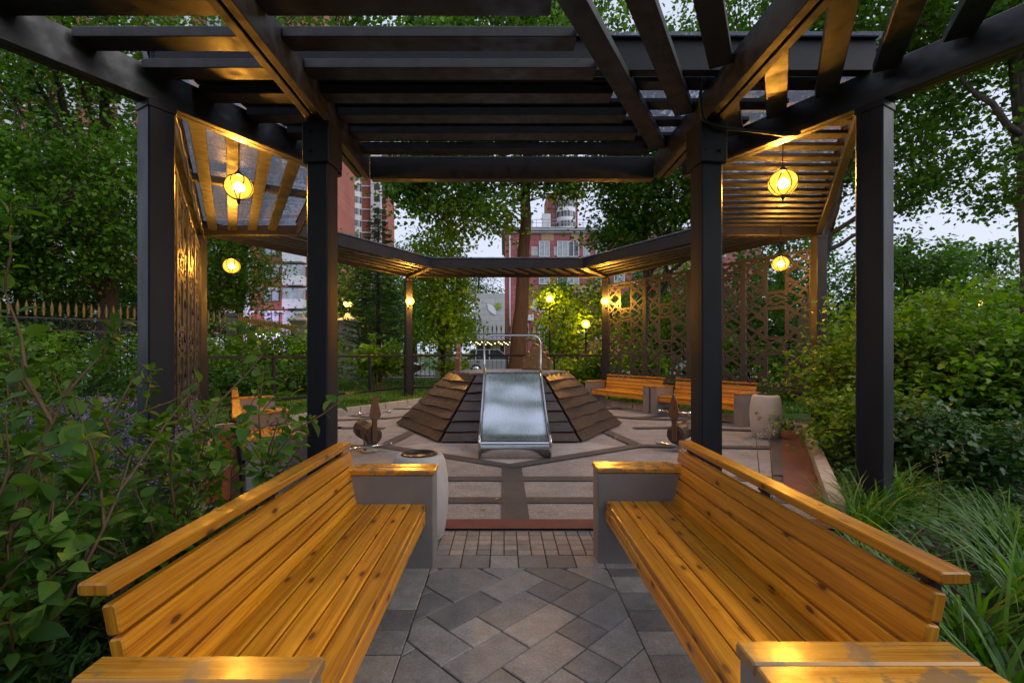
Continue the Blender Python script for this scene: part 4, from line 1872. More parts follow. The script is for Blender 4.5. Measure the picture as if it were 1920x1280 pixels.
# left side
tree('lime_tree', 'large leafy tree filling the left edge, thick dark forked trunk', 'tree', (-13.6, 15.9, 0),
     [(-13.6, 15.9, 0), (-13.5, 15.9, 2), (-13.3, 15.9, 4), (-13.5, 15.8, 7), (-13.3, 15.6, 12)], .36,
     [((-13.2, 14.8, 8.6), (4.2, 3.4, 3.3), 2.0), ((-14.5, 14.6, 5.0), (3.4, 2.5, 1.6), 1.1), ((-11.3, 14.6, 6.0), (2.2, 2.2, 2.4), .9), ((-12, 14, 12.5), (5, 4, 2.8), 1.6)],
     400, .9, 100, .115, L_TREE, 105, T_MAPLE, BARK, GT, nlimb=15, limb0=.3)
tree('lime_tree', 'second tree behind the fence at the far left', 'tree', (-18.2, 17.5, 0),
     [(-18.2, 17.5, 0), (-18, 17.5, 4), (-18, 17.4, 10)], .3,
     [((-18, 16.5, 8), (4, 3.5, 4), 1.5), ((-17.5, 16.5, 4.2), (3.5, 2.5, 2.0), 1)], 230, 1.0, 80, .13, L_DARK, 106, T_MAPLE, BARK, GT, nlimb=10)
tree('lime_tree', 'tree seen below the hanging lamp in front of the apartment block', 'tree', (-12.2, 21.5, 0),
     [(-12.2, 21.5, 0), (-12.2, 21.5, 3), (-11.9, 21.5, 6), (-12, 21.5, 9)], .25,
     [((-11.8, 20.8, 5.2), (1.9, 1.7, 2.6), 1.2), ((-13.6, 21, 6), (2, 2, 3), .8), ((-12, 21, 9.5), (3, 3, 2.5), 1)], 210, .85, 80, .12, L_TREE, 107, T_MAPLE, BARK, GT, nlimb=10)
tree('young_tree', 'young lime-green tree left of the slide behind the railing', 'tree', (-2.65, 19.6, .08),
     [(-2.65, 19.6, .08), (-2.6, 19.6, 1.6), (-2.62, 19.6, 3.4), (-2.6, 19.6, 5.6)], .085,
     [((-2.8, 19.5, 3.9), (1.5, 1.5, 1.5), 1.5), ((-2.6, 19.4, 2.3), (1.5, 1.5, .9), .8), ((-2.7, 19.5, 5.7), (1.1, 1.1, 1.1), .6), ((-2.3, 19.5, 1.0), (.8, .8, .4), .15)],
     210, .62, 46, .13, L_LIME, 108, T_MAPLE, BARK, None, nlimb=12, limb0=.15)
tree('young_tree', 'maple sapling with broad leaves around the short lamp post', 'tree', (2.7, 21.3, .08),
     [(2.7, 21.3, .08), (2.75, 21.3, 1.5), (2.6, 21.3, 3), (2.5, 21.3, 4.6)], .07,
     [((2.6, 21.1, 2.6), (1.3, 1.3, 1.5), 1.2), ((2.2, 21.1, 4.0), (.9, .9, .7), .5), ((4.2, 21.3, 3.3), (1.2, 1.2, 1.6), .8), ((3.6, 20.7, 1.1), (1.6, 1.2, .8), .7)],
     150, .6, 44, .15, L_LIME, 109, T_MAPLE, BARK, None, nlimb=10, limb0=.15)
for i, (x, y, h, lab, seed, m_) in enumerate([(-7.0, 36, 11, 'dark green tree beyond the street, left of the pale pavilion', 120, L_DARK),
                                               (-8.3, 27.6, 8.5, 'tree behind the left stone pillars, before the apartment block', 121, L_TREE),
                                               (-3.4, 60, 13, 'tall rounded tree rising behind the pale pavilion', 122, L_DARK),
                                               (14.0, 24, 11, 'dark tree far behind the right lattice', 123, L_DARK),
                                               (19.6, 23.4, 7.2, 'dark bushy tree at the right edge below the sky gap', 124, L_DARK),
                                               (23.5, 23, 7.6, 'broad dark tree farthest right beside the small lamp', 125, L_DARK),
                                               (15.2, 18, 6.4, 'dark hedge-like tree right of the outer front post', 126, L_DARK),
                                               (-16.5, 22.5, 9, 'dark tree behind the gold-tipped fence, far left', 127, L_DARK),
                                               (9.4, 28, 9, 'green tree behind the lattice, before the pink building', 128, L_TREE)]):
    rr = h * .30
    tree('broadleaf_tree', lab, 'tree', (x, y, 0), [(x, y, 0), (x + .1, y, h * .3), (x, y, h * .6), (x + .1, y, h * .9)], h * .025,
         [((x, y, h * .62), (rr, rr, h * .34), 1.6), ((x - rr * .5, y - .5, h * .36), (rr, rr, h * .2), .8), ((x + rr * .5, y - .5, h * .34), (rr, rr, h * .2), .8)],
         200, h * .085, 52, .16 + h * .004, m_, seed, T_RHOMB, BARK, 'trees beyond the iron fence', nlimb=9, limb0=.15)


def spruce(label, base, h, r, seed, n=150, per=150):
    rng = np.random.default_rng(seed)
    rnd_ = random.Random(seed)
    t = thing('spruce_tree', label, 'tree', base)
    mb = MB()
    x, y, z = base
    mb.tube([(x, y, z), (x, y, z + h * .5), (x, y, z + h)], [h * .018, h * .011, .012], 8)
    P, D = [], []
    for i in range(n):
        f = (i + .5) / n
        zz_ = z + h * (.05 + .94 * f ** .85)
        a = i * 2.399 + rnd_.uniform(-.3, .3)
        L = r * (1.03 - f) ** .85 * rnd_.uniform(.75, 1.1) + .08
        p0 = Vector((x, y, zz_))
        dr = Vector((math.cos(a), math.sin(a), 0))
        pts = [p0, p0 + dr * L * .5 + Z * (-.06 * L), p0 + dr * L + Z * (-.02 * L)]
        mb.tube(pts, [.014, .01, .004], 4, caps=False)
        k = max(10, int(per * L / r))
        u = rng.random(k) ** .7
        base_p = np.array([list(pts[0])]) + np.outer(u, np.array(dr) * L) + np.outer(-.10 * L * np.sin(u * math.pi) - .02 * L * u, [0, 0, 1])
        sd_ = np.array([-dr.y, dr.x, 0.])
        sp = rng.normal(size=k) * .20 * L * (1.05 - u * .75)
        base_p += np.outer(sp, sd_) + np.outer(-np.abs(sp) * .25 + rng.normal(size=k) * .02, [0, 0, 1])
        P.append(base_p)
        D.append(np.tile(np.array(dr) * 1.0, (k, 1)) + np.outer(np.sign(sp) * .8, sd_) + np.array([0, 0, -.15]))
    mb.build('trunk', BARK, t)
    P, D = np.concatenate(P), np.concatenate(D)
    me = leaves(P, .15 * (.6 + .7 * rng.random(len(P))), T_LANCE, rng, L_SPRUCE, 'crown', .9, .1, out=D * 2.2, org=base)
    link_mesh('crown', me, t)


spruce('dense dark green spruce with a slim top, left of the far lamp post', (-5.75, 21.2, .05), 8.0, 2.0, 140, 170, 170)

GS = 'shrubs along the lawn'
# multi-stem shrub behind the far-left railing
shrub('shrub', 'yellow-green multi-stemmed shrub beside the far left pergola post', (-4.6, 17.2, .08), 1.0, .8, 2.3, 2300, .12, L_LIME, 201, T_MAPLE, 10, GS, .7)
for i, (x, y, rx, h, m_, lab) in enumerate([(-9.2, 16.9, 1.5, 2.35, L_LIME, 'bright feathery shrub under the left hanging lamp'),
                                            (-7.3, 17.6, 1.4, 2.2, L_LIME, 'bright feathery shrub just left of the front post'),
                                            (-10.4, 15.0, 1.6, 2.3, L_BUSH, 'rounded green shrub behind the left lattice end'),
                                            (-7.9, 14.6, 1.2, 1.25, L_DARK, 'low dark shrub behind the far left railing'),
                                            (-6.5, 15.6, 1.0, 1.2, L_DARK, 'low dark shrub showing under the railing beside the front post'),
                                            (-12.6, 12.2, 1.7, 2.2, L_BUSH, 'green hedge shrub before the gilded fence, middle one'),
                                            (-11.2, 9.6, 1.5, 1.7, L_BUSH, 'green hedge shrub nearest the left corner post'),
                                            (-14.2, 9.8, 1.7, 2.0, L_LIME, 'pale hedge shrub at the left edge before the fence'),
                                            (-9.4, 11.6, 1.2, 1.5, L_DARK, 'dark shrub in the shade behind the edge-on screens'),
                                            (5.0, 17.4, 1.1, 1.9, L_LIME, 'shrub behind the lit lattice screen'),
                                            (7.4, 15.6, 1.2, 2.3, L_BUSH, 'green shrub behind the second lattice screen'),
                                            (8.6, 13.0, 1.2, 2.0, L_BUSH, 'green shrub behind the rightmost lattice screens'),
                                            (12.0, 13.6, 1.9, 2.6, L_DARK, 'dark shrub by the right-hand path'),
                                            (17.0, 15.5, 2.4, 2.7, L_DARK, 'large dark shrub mass beyond the right-hand path'),
                                            (10.4, 17.6, 1.8, 3.0, L_DARK, 'dark shrub glimpsed between bush and lattice'),
                                            (6.3, 19.6, 1.8, 4.0, L_BUSH, 'tall green shrub behind the lamp-lit first lattice screen'),
                                            (9.6, 18.4, 1.9, 4.2, L_DARK, 'tall green shrub behind the third lattice screen'),
                                            (12.6, 18.0, 1.8, 4.4, L_DARK, 'tall green shrub behind the lattice screen nearest the bush'),
                                            (-19.0, 13.2, 2.4, 3.9, L_DARK, 'tall dark hedge mass behind the gilded fence, at the left edge'),
                                            (-16.2, 16.4, 2.4, 4.1, L_DARK, 'tall dark hedge mass behind the gilded fence, below the big tree'),
                                            (-13.6, 19.0, 2.2, 4.0, L_DARK, 'tall dark hedge mass behind the gilded fence, beside the left corner post'),
                                            (1.9, 16.9, .8, 1.0, L_LIME, 'small leafy shrub under the railing right of the slide'),
                                            (3.0, 17.2, .9, 1.3, L_BUSH, 'small leafy shrub under the railing by the far right post')]):
    shrub('shrub', lab, (x, y, .08), rx, rx * .9, h, int(2100 * rx * max(1, h / 2)), .10 if y < 14 else .12, m_, 210 + i, T_MAPLE if m_ is not L_DARK else T_RHOMB, 14, GS, .12, clr=.42)

# the large maple-leaved bush on the right
shrub('maple_bush', 'large bright green maple bush right of the outer front post', (7.0, 7.3, 0), 2.0, 1.5, 2.4, 30000, .075, L_BUSH, 301, T_MAPLE, 34, 'bushes beside the right path', .15, .4, .36, .25, 24)
shrub('maple_bush', 'smaller maple bush reaching over the kerb beside the pale bin', (5.95, 7.5, 0), .8, .9, 2.05, 9500, .07, L_BUSH, 302, T_MAPLE, 20, 'bushes beside the right path', .1, .4, .30, .25, 24)
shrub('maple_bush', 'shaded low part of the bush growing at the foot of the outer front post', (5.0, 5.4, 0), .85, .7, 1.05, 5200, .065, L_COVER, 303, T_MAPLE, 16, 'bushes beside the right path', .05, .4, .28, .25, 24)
shrub('maple_bush', 'bush at the right edge beside the pale path', (8.3, 5.8, 0), 1.0, 1.0, 1.5, 8000, .07, L_BUSH, 304, T_MAPLE, 18, 'bushes beside the right path', .08, .4, .30, .25, 24)


def bigleaf_shrub(label, base, stems, lsize, seed, per=9):
    """woody stems with opposite, broad pointed leaves: the near shrub on the left"""
    rng = np.random.default_rng(seed)
    rnd_ = random.Random(seed)
    t = thing('leafy_shrub', label, 'shrub', base, 'broad-leaved shrubs beside the left bench')
    mb = MB()
    pos, dirs, sz = [], [], []

    def branch(p, d, L, r_, depth):
        pts = [p]
        q = p.copy()
        dd = d.normalized()
        k = 7
        for i in range(k):
            dd = (dd + Vector((rnd_.gauss(0, .13), rnd_.gauss(0, .13), rnd_.gauss(.03, .09)))).normalized()
            q = q + dd * L / k
            pts.append(q.copy())
        mb.tube(pts, [r_ * (1 - .75 * i / k) for i in range(k + 1)], 6, caps=False)
        s = 1
        for i in range(s, k + 1):
            tdir = (pts[i] - pts[i - 1]).normalized()
            side = tdir.cross(Z)
            if side.length < .1:
                side = Vector((1, 0, 0))
            side.normalize()
            ang = rnd_.uniform(0, 6.28)
            ax = side * math.cos(ang) + tdir.cross(side) * math.sin(ang)
            for sg in (-1, 1):
                if rnd_.random() < .12:
                    continue
                dv_ = (tdir * .55 + ax * sg * .9 + Vector((0, 0, rnd_.uniform(-.25, .2)))).normalized()
                pos.append(list(pts[i] + dv_ * .015))
                dirs.append(list(dv_))
                sz.append(lsize * rnd_.uniform(.4, 1.2) * (1.0 if i < k else .7))
            if depth < 2 and i < k and rnd_.random() < (.62 if depth == 0 else .30):
                bd = (tdir * .8 + ax * rnd_.choice((-1, 1)) * .8 + Z * .2).normalized()
                branch(pts[i], bd, L * rnd_.uniform(.35, .6), r_ * .55, depth + 1)
    for (dx, dy, dz, L) in stems:
        s = Vector(base) + Vector((rnd_.uniform(-.15, .15), rnd_.uniform(-.15, .15), 0))
        branch(s, Vector((dx, dy, dz)), L, .011 + .004 * L, 0)
    mb.build('stem', TWIG, t)
    pos, dirs, sz = np.array(pos), np.array(dirs), np.array(sz)
    me = leaves(pos, sz, T_OVATE, rng, L_SHRUB, 'foliage', 1.1, .05, out=dirs * 3.2, org=base, smooth=True)
    link_mesh('foliage', me, t)
    return t


bigleaf_shrub('near shrub with big pointed leaves at the left edge', (-2.05, 1.85, 0),
              [(-.25, .2, 1, 1.12), (.05, .1, 1, 1.15), (-.5, .3, .9, 1.0), (.15, .4, 1, 1.1), (-.2, .5, .9, 1.1), (-.35, .5, 1, 1.1), (.2, .0, .9, .9), (-.4, .0, 1, 1.45), (.0, .3, 1, 1.42)], .105, 407)
bigleaf_shrub('leafy shrub whose pale-edged leaves hang over the end-on benches', (-2.0, 2.75, 0),
              [(.1, .2, 1, 1.05), (.30, .1, .9, 1.0), (-.1, .1, 1, 1.2), (.35, .30, .85, 1.05), (-.45, .2, 1, 1.05), (.25, .5, .9, 1.0), (-.2, -.2, 1, 1.1), (.2, .3, 1, 1.15)], .088, 406)
bigleaf_shrub('low dense leafy shrub filling the gap behind the left bench back', (-1.85, 2.25, 0),
              [(-.2, .1, 1, .75), (-.05, -.2, 1, .7), (-.6, .1, .9, .8), (-.1, .5, .9, .75), (-.3, -.5, .9, .7), (-.5, .5, .9, .8), (-.1, 0, 1, .65)], .075, 404)
bigleaf_shrub('low leafy shrub in the left bottom corner over the narrow-leaved plants', (-2.25, 1.5, 0),
              [(-.2, .1, 1, .8), (.25, -.2, 1, .75), (-.6, .1, .9, .85), (.2, .4, .9, .8), (-.3, -.5, .9, .8), (0, 0, 1, .7)], .08, 405)
bigleaf_shrub('broad-leaved shrub between the left corner post and the stone path', (-3.0, 3.0, 0),
              [(.2, .2, 1, 1.1), (-.4, .1, 1, 1.2), (.3, -.3, 1, 1.0), (-.2, .4, .9, 1.3), (.1, .1, 1, 1.45), (-.6, -.2, .9, 1.35), (.15, .25, 1, 1.5), (.35, .15, 1, 1.4)], .095, 403)

# ------------------------------------------------------------------ unseen leaf mass added behind the viewer to dim the front light
rng = np.random.default_rng(600)
n = 5200
p = np.column_stack([rng.uniform(-26, 26, n), -rng.uniform(7, 20, n), 1 + 9 * rng.random(n)])
p = p[np.sin(p[:, 0] * .9) + np.cos(p[:, 1] * .8 + p[:, 2] * .6) > -.9]
tag(link_mesh('light_blocking_leaves', leaves(p, .75 * (.6 + .7 * rng.random(len(p))), T_MAPLE, rng, L_DARK, 'light_blocking_leaves', .5, .3)), 'unseen leafy mass added behind the viewer to hold back front light', 'light_blocking_leaves', kind='stuff')

# ------------------------------------------------------------------ ground plants
def scatter_leaves(name, label, n, region, zlo, zhi, lsize, mat, seed, tmpl, up=.8, droop=0, noise=None, cat='ground cover'):
    rng = np.random.default_rng(seed)
    x0, x1, y0, y1 = region
    xy = np.column_stack([rng.uniform(x0, x1, n), rng.uniform(y0, y1, n)])
    hgt = .55 + .45 * np.sin(xy[:, 0] * 5.1 + 1.3 * np.sin(xy[:, 1] * 3.3)) * np.cos(xy[:, 1] * 4.3 + xy[:, 0])
    z = zlo + (zhi - zlo) * hgt * rng.random(n) ** .6
    pos = np.column_stack([xy, z])
    if noise is not None:
        pos = pos[noise(pos)]
    me = leaves(pos, lsize * (.6 + .8 * rng.random(len(pos))), tmpl, rng, mat, name, up, droop)
    return tag(link_mesh(name, me), label, cat, kind='stuff')


def not_floor(p):
    ok = np.ones(len(p), bool)
    for k in range(6):
        pass
    x, y = p[:, 0], p[:, 1] - CY
    ins = np.ones(len(p), bool)
    for k in range(6):
        n = edge_dir(k)
        ins &= (n.x * x + n.y * y) < AP_FLOOR[k] + .15
    return ~ins


scatter_leaves('ground_cover', 'glossy dark green ground cover behind the right bench', 24000, (1.5, 8.0, .6, 8.6), .02, .30, .055, L_COVER, 501, T_RHOMB, noise=not_floor)
scatter_leaves('ground_cover', 'narrow-leaved green plants along the back of the left bench', 16000, (-3.4, -1.32, .7, 3.6), .02, .40, .085, L_COVER, 502, T_LANCE, up=.2, droop=-.7)
scatter_leaves('ground_cover', 'mixed green undergrowth in the left flower bed', 16000, (-9.5, -2.2, 3.2, 10), .02, .42, .075, L_COVER, 503, T_RHOMB,
               noise=lambda p: not_floor(p))
rng = np.random.default_rng(77)
fl, st = [], []
for i in range(700):
    x, y = rng.uniform(-8.0, -2.3), rng.uniform(3.3, 8.4)
    if not bool(not_floor(np.array([[x, y, 0]]))[0]):
        continue
    if math.sin(x * 2.1) * math.cos(y * 1.9) < -.25:
        continue
    h = rng.uniform(.40, .72)
    n = 22
    fl.append(np.array([x, y, h]) + rng.normal(size=(n, 3)) * [.035, .035, .05])
fl = np.concatenate(fl)
tag(link_mesh('flowers', leaves(fl, .028 * (.7 + .6 * rng.random(len(fl))), T_RHOMB, rng, L_FLOWER, 'flowers', .5, -.2)), 'small lilac flowers scattered over the left bed', 'flowers', kind='stuff')


def blades(name, pos, hgt, wid, bend, mat, rng, org=(0, 0, 0)):
    """curved grass blades: strips of 4 segments"""
    n = len(pos)
    a = rng.uniform(0, 2 * np.pi, n)
    d = np.column_stack([np.cos(a), np.sin(a), np.zeros(n)])
    s = np.column_stack([-np.sin(a), np.cos(a), np.zeros(n)])
    V = []
    m = 5
    for j in range(m + 1):
        u = j / m
        p = pos + d * (bend * u ** 1.8)[:, None] + np.array([0, 0, 1.])[None] * (hgt * (u - .55 * (bend / hgt) ** 1 * u ** 3 * .8))[:, None]
        w_ = wid * (1 - u ** 1.5) + .0004
        V.append(p - s * w_[:, None] * .5)
        V.append(p + s * w_[:, None] * .5)
    V = np.stack(V, 1) - np.array(org)[None, None]
    F = [[2 * j, 2 * j + 1, 2 * j + 3, 2 * j + 2] for j in range(m)]
    return np_mesh(name, V.reshape(-1, 3), F, n, 2 * (m + 1), rng.random(n), mat, True)


shrub('maple_bush', 'low bright bush spilling over the kerb between the two right posts', (4.75, 6.15, 0), .62, .7, .95, 5200, .065, L_BUSH, 305, T_MAPLE, 16, 'bushes beside the right path', .05, .4, .28, .25, 24)
rng = np.random.default_rng(88)
for i, (x, y, n, h, lab) in enumerate([(2.55, 3.55, 110, .62, 'daylily tuft just left of the outer front post'),
                                       (3.3, 3.2, 100, .60, 'daylily tuft in front of the outer right post'),
                                       (3.55, 4.35, 80, .55, 'daylily tuft on the kerb behind the outer right post'),
                                       (2.95, 3.95, 90, .60, 'daylily tuft between the red strip and the outer right post'),
                                       (2.1, 2.75, 80, .5, 'small daylily tuft behind the right bench back'),
                                       (1.98, 2.12, 60, .78, 'large daylily tuft beside the near end of the right bench'),
                                       (2.55, 2.35, 60, .85, 'tall daylily tuft at the right picture edge'),
                                       (2.9, 2.75, 60, .6, 'daylily tuft farther from the right bench in the ground cover'),
                                       (1.82, 1.78, 50, .62, 'daylily tuft nearest the camera by the right arm')]):
    base = (x, y, 0)
    p = np.array(base) + rng.normal(size=(n, 3)) * [.06, .06, 0]
    hh = h * (.6 + .6 * rng.random(n))
    me = blades('daylily_leaves', p, hh, .017 + .010 * rng.random(n), hh * (.45 + .65 * rng.random(n)), L_GRASS, rng, base)
    o = link_mesh('daylily', me, None, base)
    tag(o, lab, 'daylily', 'daylilies behind the right bench')
# hosta flower stems
for i, (x, y, h) in enumerate([(1.92, 3.75, .80), (2.10, 3.9, .86), (3.62, 4.05, .62)]):
    t = thing('hosta_flower', ['pale bell flower stem left of its twin behind the right bench rail', 'pale bell flower stem, taller of the pair behind the right bench rail', 'pale bell flower stem at the foot of the outer front post'][i], 'flower', (x, y, 0))
    b = MB()
    b.tube([(x, y, 0), (x + .02, y, h * .5), (x - .02, y, h)], [.006, .005, .003], 5)
    b.build('stem', TWIG, t)
    pp = np.array([[x, y, h]]) + rng.normal(size=(26, 3)) * [.03, .03, .06]
    link_mesh('blossom', leaves(pp, .026 * np.ones(26), T_LANCE, rng, m_leaf('pale_petal', (.30, .26, .34), (.45, .40, .48), (.6, .56, .6)) if i == 0 else bpy.data.materials['pale_petal'], 'blossom', 0, .9, org=(x, y, 0)), t)

n = 60000
rng = np.random.default_rng(90)
p = np.column_stack([rng.uniform(-10.5, 9, n), 10.6 + 13.8 * rng.random(n) ** 1.4, np.full(n, .10)])
p = p[not_floor(p)]
hh = .05 + .08 * rng.random(len(p))
tag(link_mesh('lawn_grass', blades('lawn_grass', p, hh, .012 + .008 * rng.random(len(p)), hh * (.2 + .6 * rng.random(len(p))), L_GRASS, rng)),
    'short green lawn between kerb and iron fence', 'grass', kind='stuff')
# fallen leaves on the floor
n = 150
p = np.column_stack([rng.uniform(-4, 4, n), rng.uniform(4.2, 13, n), np.full(n, .03)])
tag(link_mesh('fallen_leaves', leaves(p, .035 + .03 * rng.random(n), T_RHOMB, rng, m_leaf('fallen', (.25, .2, .08), (.4, .34, .14), (.5, .46, .25)), 'fallen_leaves', 3, 0)),
    'few dry fallen leaves on the playground floor', 'fallen leaves', kind='stuff')

# ------------------------------------------------------------------ buildings
def m_brick(name, c1, c2, mortar, sc=1.0):
    m, t, b = newmat(name)
    v = coords(t)
    mp = nd(t, 'ShaderNodeMapping')
    mp.inputs['Rotation'].default_value = (R(90), 0, 0)
    t.links.new(v, mp.inputs['Vector'])
    br = nd(t, 'ShaderNodeTexBrick', Scale=sc)
    br.inputs['Color1'].default_value = (*c1, 1)
    br.inputs['Color2'].default_value = (*c2, 1)
    br.inputs['Mortar'].default_value = (*mortar, 1)
    br.inputs['Mortar Size'].default_value = .012
    br.inputs['Brick Width'].default_value = .6
    br.inputs['Row Height'].default_value = .3
    t.links.new(mp.outputs[0], br.inputs['Vector'])
    n = nd(t, 'ShaderNodeTexNoise', Scale=.35, Detail=6.0)
    t.links.new(v, n.inputs['Vector'])
    mr = ramp(t, [(.3, (.8,) * 3), (.7, (1.15,) * 3)])
    t.links.new(n.outputs[0], mr.inputs[0])
    t.links.new(mixc(t, 1.0, br.outputs[0], mr.outputs[0], 'MULTIPLY'), b.inputs['Base Color'])
    b.inputs['Roughness'].default_value = .8
    return m


BRICK = m_brick('red_brick', (.27, .075, .048), (.33, .10, .065), (.22, .09, .07))
PINKT = m_brick('red_cladding', (.33, .095, .10), (.39, .12, .12), (.18, .06, .06), .5)
TANT = m_brick('tan_cladding', (.42, .27, .14), (.47, .31, .17), (.3, .2, .12), .5)
GREYT = m_brick('grey_cladding', (.42, .41, .42), (.48, .47, .48), (.33, .32, .33), .5)
ROOFM = m_plain('grey_metal_roof', (.30, .32, .34), .4, metal=.3, var=.1, scale=.5)


def window_mesh(wd, ht, mull=2, frame=WHITE, glass=GLASS):
    b = MB()
    f = .09
    b.box((0, -.03, f / 2), (wd, .10, f))
    b.box((0, -.03, ht - f / 2), (wd, .10, f))
    for i in range(mull + 1):
        b.box((-wd / 2 + f / 2 + (wd - f) * i / mull, -.03, ht / 2), (f, .096, ht - 2 * f))
    fr = b.mesh('window', frame)
    b = MB()
    b.box((0, .0, ht / 2), (wd - .02, .04, ht - .02))
    return fr, b.mesh('pane', glass)


def put_windows(parent, mesh, spots, rz=0.0):
    for (x, y, z) in spots:
        o = link_mesh('window', mesh[0], parent, (x, y, z))
        o.rotation_euler = (0, 0, rz)
        link_mesh('pane', mesh[1], o)


# near apartment block on the left (front at y = 60)
t = thing('apartment_block', 'red and white brick apartment block behind the trees on the left', 'building', (-48, 60, 0))
b = MB()
b.box((-48, 67, 26), (49, 14, 52))
b.build('wall', BRICK, t)
b = MB()
for x in (-70, -62.6, -55.4, -48, -40.7, -33.2):
    b.box((x, 59.94, 27.6), (1.9, .5, 49))
b.box((-48, 59.9, 1.9), (49.2, .5, 4.0))
for i in range(17):
    b.box((-48, 59.93, 6.6 + 2.9 * i), (49.1, .2, .22))
b.build('white_band', WHITE, t)
W1 = window_mesh(2.0, 1.65, 2, m_plain('dark_frame', (.06, .055, .05), .5), CURT)
sp = []
for x in (-66.3, -59, -51.7, -44.4, -36.9, -29.6):
    for i in range(15):
        sp.append((x - 0, 59.93 - 60 + 60, 2.1 + 2.9 * i))
put_windows(t, W1, [(x + 48, -.05, z) for x, y, z in sp])
for x in (-26.4,):
    for i in range(12):
        z = 4.6 + 2.9 * i
        f = MB()
        f.box((x, 59.2, z), (2.5, 1.3, 1.15), 0, .02)
        bal = f.build('balcony', WHITE, t)
        f = MB()
        f.box((x, 59.15, z + 1.25), (2.4, 1.1, 1.35))
        f.build('glazing', CURT, bal)
# shop front with lit sign
LILAC = m_emit('lilac_light', (.75, .35, 1.0), .28)
PALEL = m_emit('white_sign_light', (1.0, .95, 1.0), .9)
sh = thing('shop_front', 'purple-lit shop entrance at the foot of the apartment block', 'shop', (-29.5, 59, 0))
b = MB()
b.box((-29.5, 58.9, 3.3), (8.2, 1.4, .25), 0, .02)
b.box((-31.2, 59.3, 1.6), (.3, .6, 3.2))
b.box((-27.6, 59.3, 1.6), (.3, .6, 3.2))
b.build('canopy', WHITE, sh)
b = MB()
b.box((-29.5, 58.15, 3.1), (7.8, .06, .10))
b.box((-26.4, 58.6, 3.9), (.9, .3, .7))
b.box((-31.6, 58.6, 4.0), (.35, .3, .6))
b.build('light_strip', LILAC, sh)
b = MB()
for i, wd in enumerate((.3, .34, .12, .32, .30, .1, .33)):
    b.box((-30.7 + i * .46, 58.1, 3.62), (wd, .08, .5))
b.build('sign_light', PALEL, sh)
point('glow', sh, (0, -2.2, 3.0), LAMP * 4, .3).data.color = (.8, .45, 1.0)

# tower behind it
t = thing('apartment_tower', 'tall red brick tower with white round bay, far left of the sky gap', 'building', (-36.4, 110, 0))
b = MB()
u1 = Vector((-25.6, -38, 0)).normalized()
p0 = Vector((-36.4, 110, 0))
pts = [p0, p0 + u1 * 34, p0 + u1 * 34 + Vector((-u1.y, u1.x, 0)) * -18, p0 + Vector((-u1.y, u1.x, 0)) * -18]
q = [p0, p0 + u1 * 34, p0 + u1 * 34 + Vector((-14, 10, 0)), p0 + Vector((-14, 10, 0))]
b.plate(q, (0, 0, 88))
b.box((-31.0, 114, 36), (7.0, 8, 72))
b.build('wall', BRICK, t)
b = MB()
for i in range(31):
    z = 5 + 2.7 * i
    n_ = Vector((u1.y, -u1.x, 0))
    if n_.y > 0:
        n_ = -n_
    a, c = p0 + n_ * .05, p0 + u1 * 34 + n_ * .05
    b.bar((a.x, a.y, z), (c.x, c.y, z), .2, .26)
    if z < 71:
        b.box((-31.0, 109.95, z), (7.0, .25, .24))
b.build('white_band', WHITE, t)
b = MB()
b.lathe([(1.5, 0), (1.5, 71)], 20, (-34.7, 110.0, 0))
b.build('round_bay', WHITE, t)
b = MB()
b.box((-29.7, 109.6, 36), (2.3, 1.4, 72))
b.build('balcony_stack', WHITE, t)
for i in range(24):
    z = 6.2 + 2.7 * i
    f = MB()
    pts = []
    for k in range(7):
        a = R(-150 + 20 * k)
        a2 = R(-150 + 20 * k + 16)
        pa, pb = Vector((-34.7 + 1.53 * math.cos(a), 110 + 1.53 * math.sin(a), z)), Vector((-34.7 + 1.53 * math.cos(a2), 110 + 1.53 * math.sin(a2), z))
        f.plate([pa, pb, pb + Z * 1.4, pa + Z * 1.4], ((pa + pb) / 2 - Vector((-34.7, 110, z))).normalized() * .04)
    f.build('window', GLASS, t)
    f = MB()
    f.box((-29.4, 108.9, z + .9), (1.3, .1, 1.3))
    f.build('window', GLASS, t)
    f = MB()
    f.box((-28.0, 109.9, z + .9), (.7, .3, 1.3))
    f.build('window', GLASS, t)

# pink patchwork building, front at y = 57
t = thing('pink_building', 'four storey red building with tan and white patchwork panels', 'building', (12, 57, 0))
b = MB()
b.box((15.5, 64, 7.9), (31, 14, 15.8))
b.build('wall', PINKT, t)
random.seed(44)
grd = [(4.4, 14.9, 1.5, .95), (8.0, 14.9, 1.8, .95), (3.2, 11.9, 1.0, 1.0), (4.4, 8.3, 3.6, .9), (8.4, 8.0, 2.4, 1.6), (9.2, 11.2, 2.0, 1.7), (3.2, 2.9, 1.6, 1.6), (10.2, 4.7, 1.8, 1.5), (6.2, 4.9, 1.6, 1.1),
       (14.2, 11, 2.2, 2.4), (17.5, 7.5, 2.4, 2.0), (21, 12, 2.4, 2.4), (24, 8, 2.4, 2)]
for i, (x, z, wd, ht) in enumerate(grd):
    b = MB()
    b.box((x + wd / 2, 56.985 - (i % 4) * .002, z + ht / 2), (wd, .05, ht))
    b.build('tan_panel', TANT, t)
for i, (x, z, wd, ht) in enumerate([(3.2, 13.1, .8, 1.1), (5.9, 13.1, .8, 1.1), (5.6, 10.9, 2.4, .8), (7.2, 9.0, .9, .7), (3.3, 6.4, .6, 1.5), (9.4, 13.0, .9, 1.4), (12.6, 11, 1.4, 2), (15, 5, 2, 2), (19, 10, 1.5, 2.2)]):
    b = MB()
    b.box((x + wd / 2, 56.975 - (i % 4) * .002, z + ht / 2), (wd, .05, ht))
    b.build('grey_panel', GREYT, t)
W2 = window_mesh(1.3, 1.9, 2, WHITE, CURT)
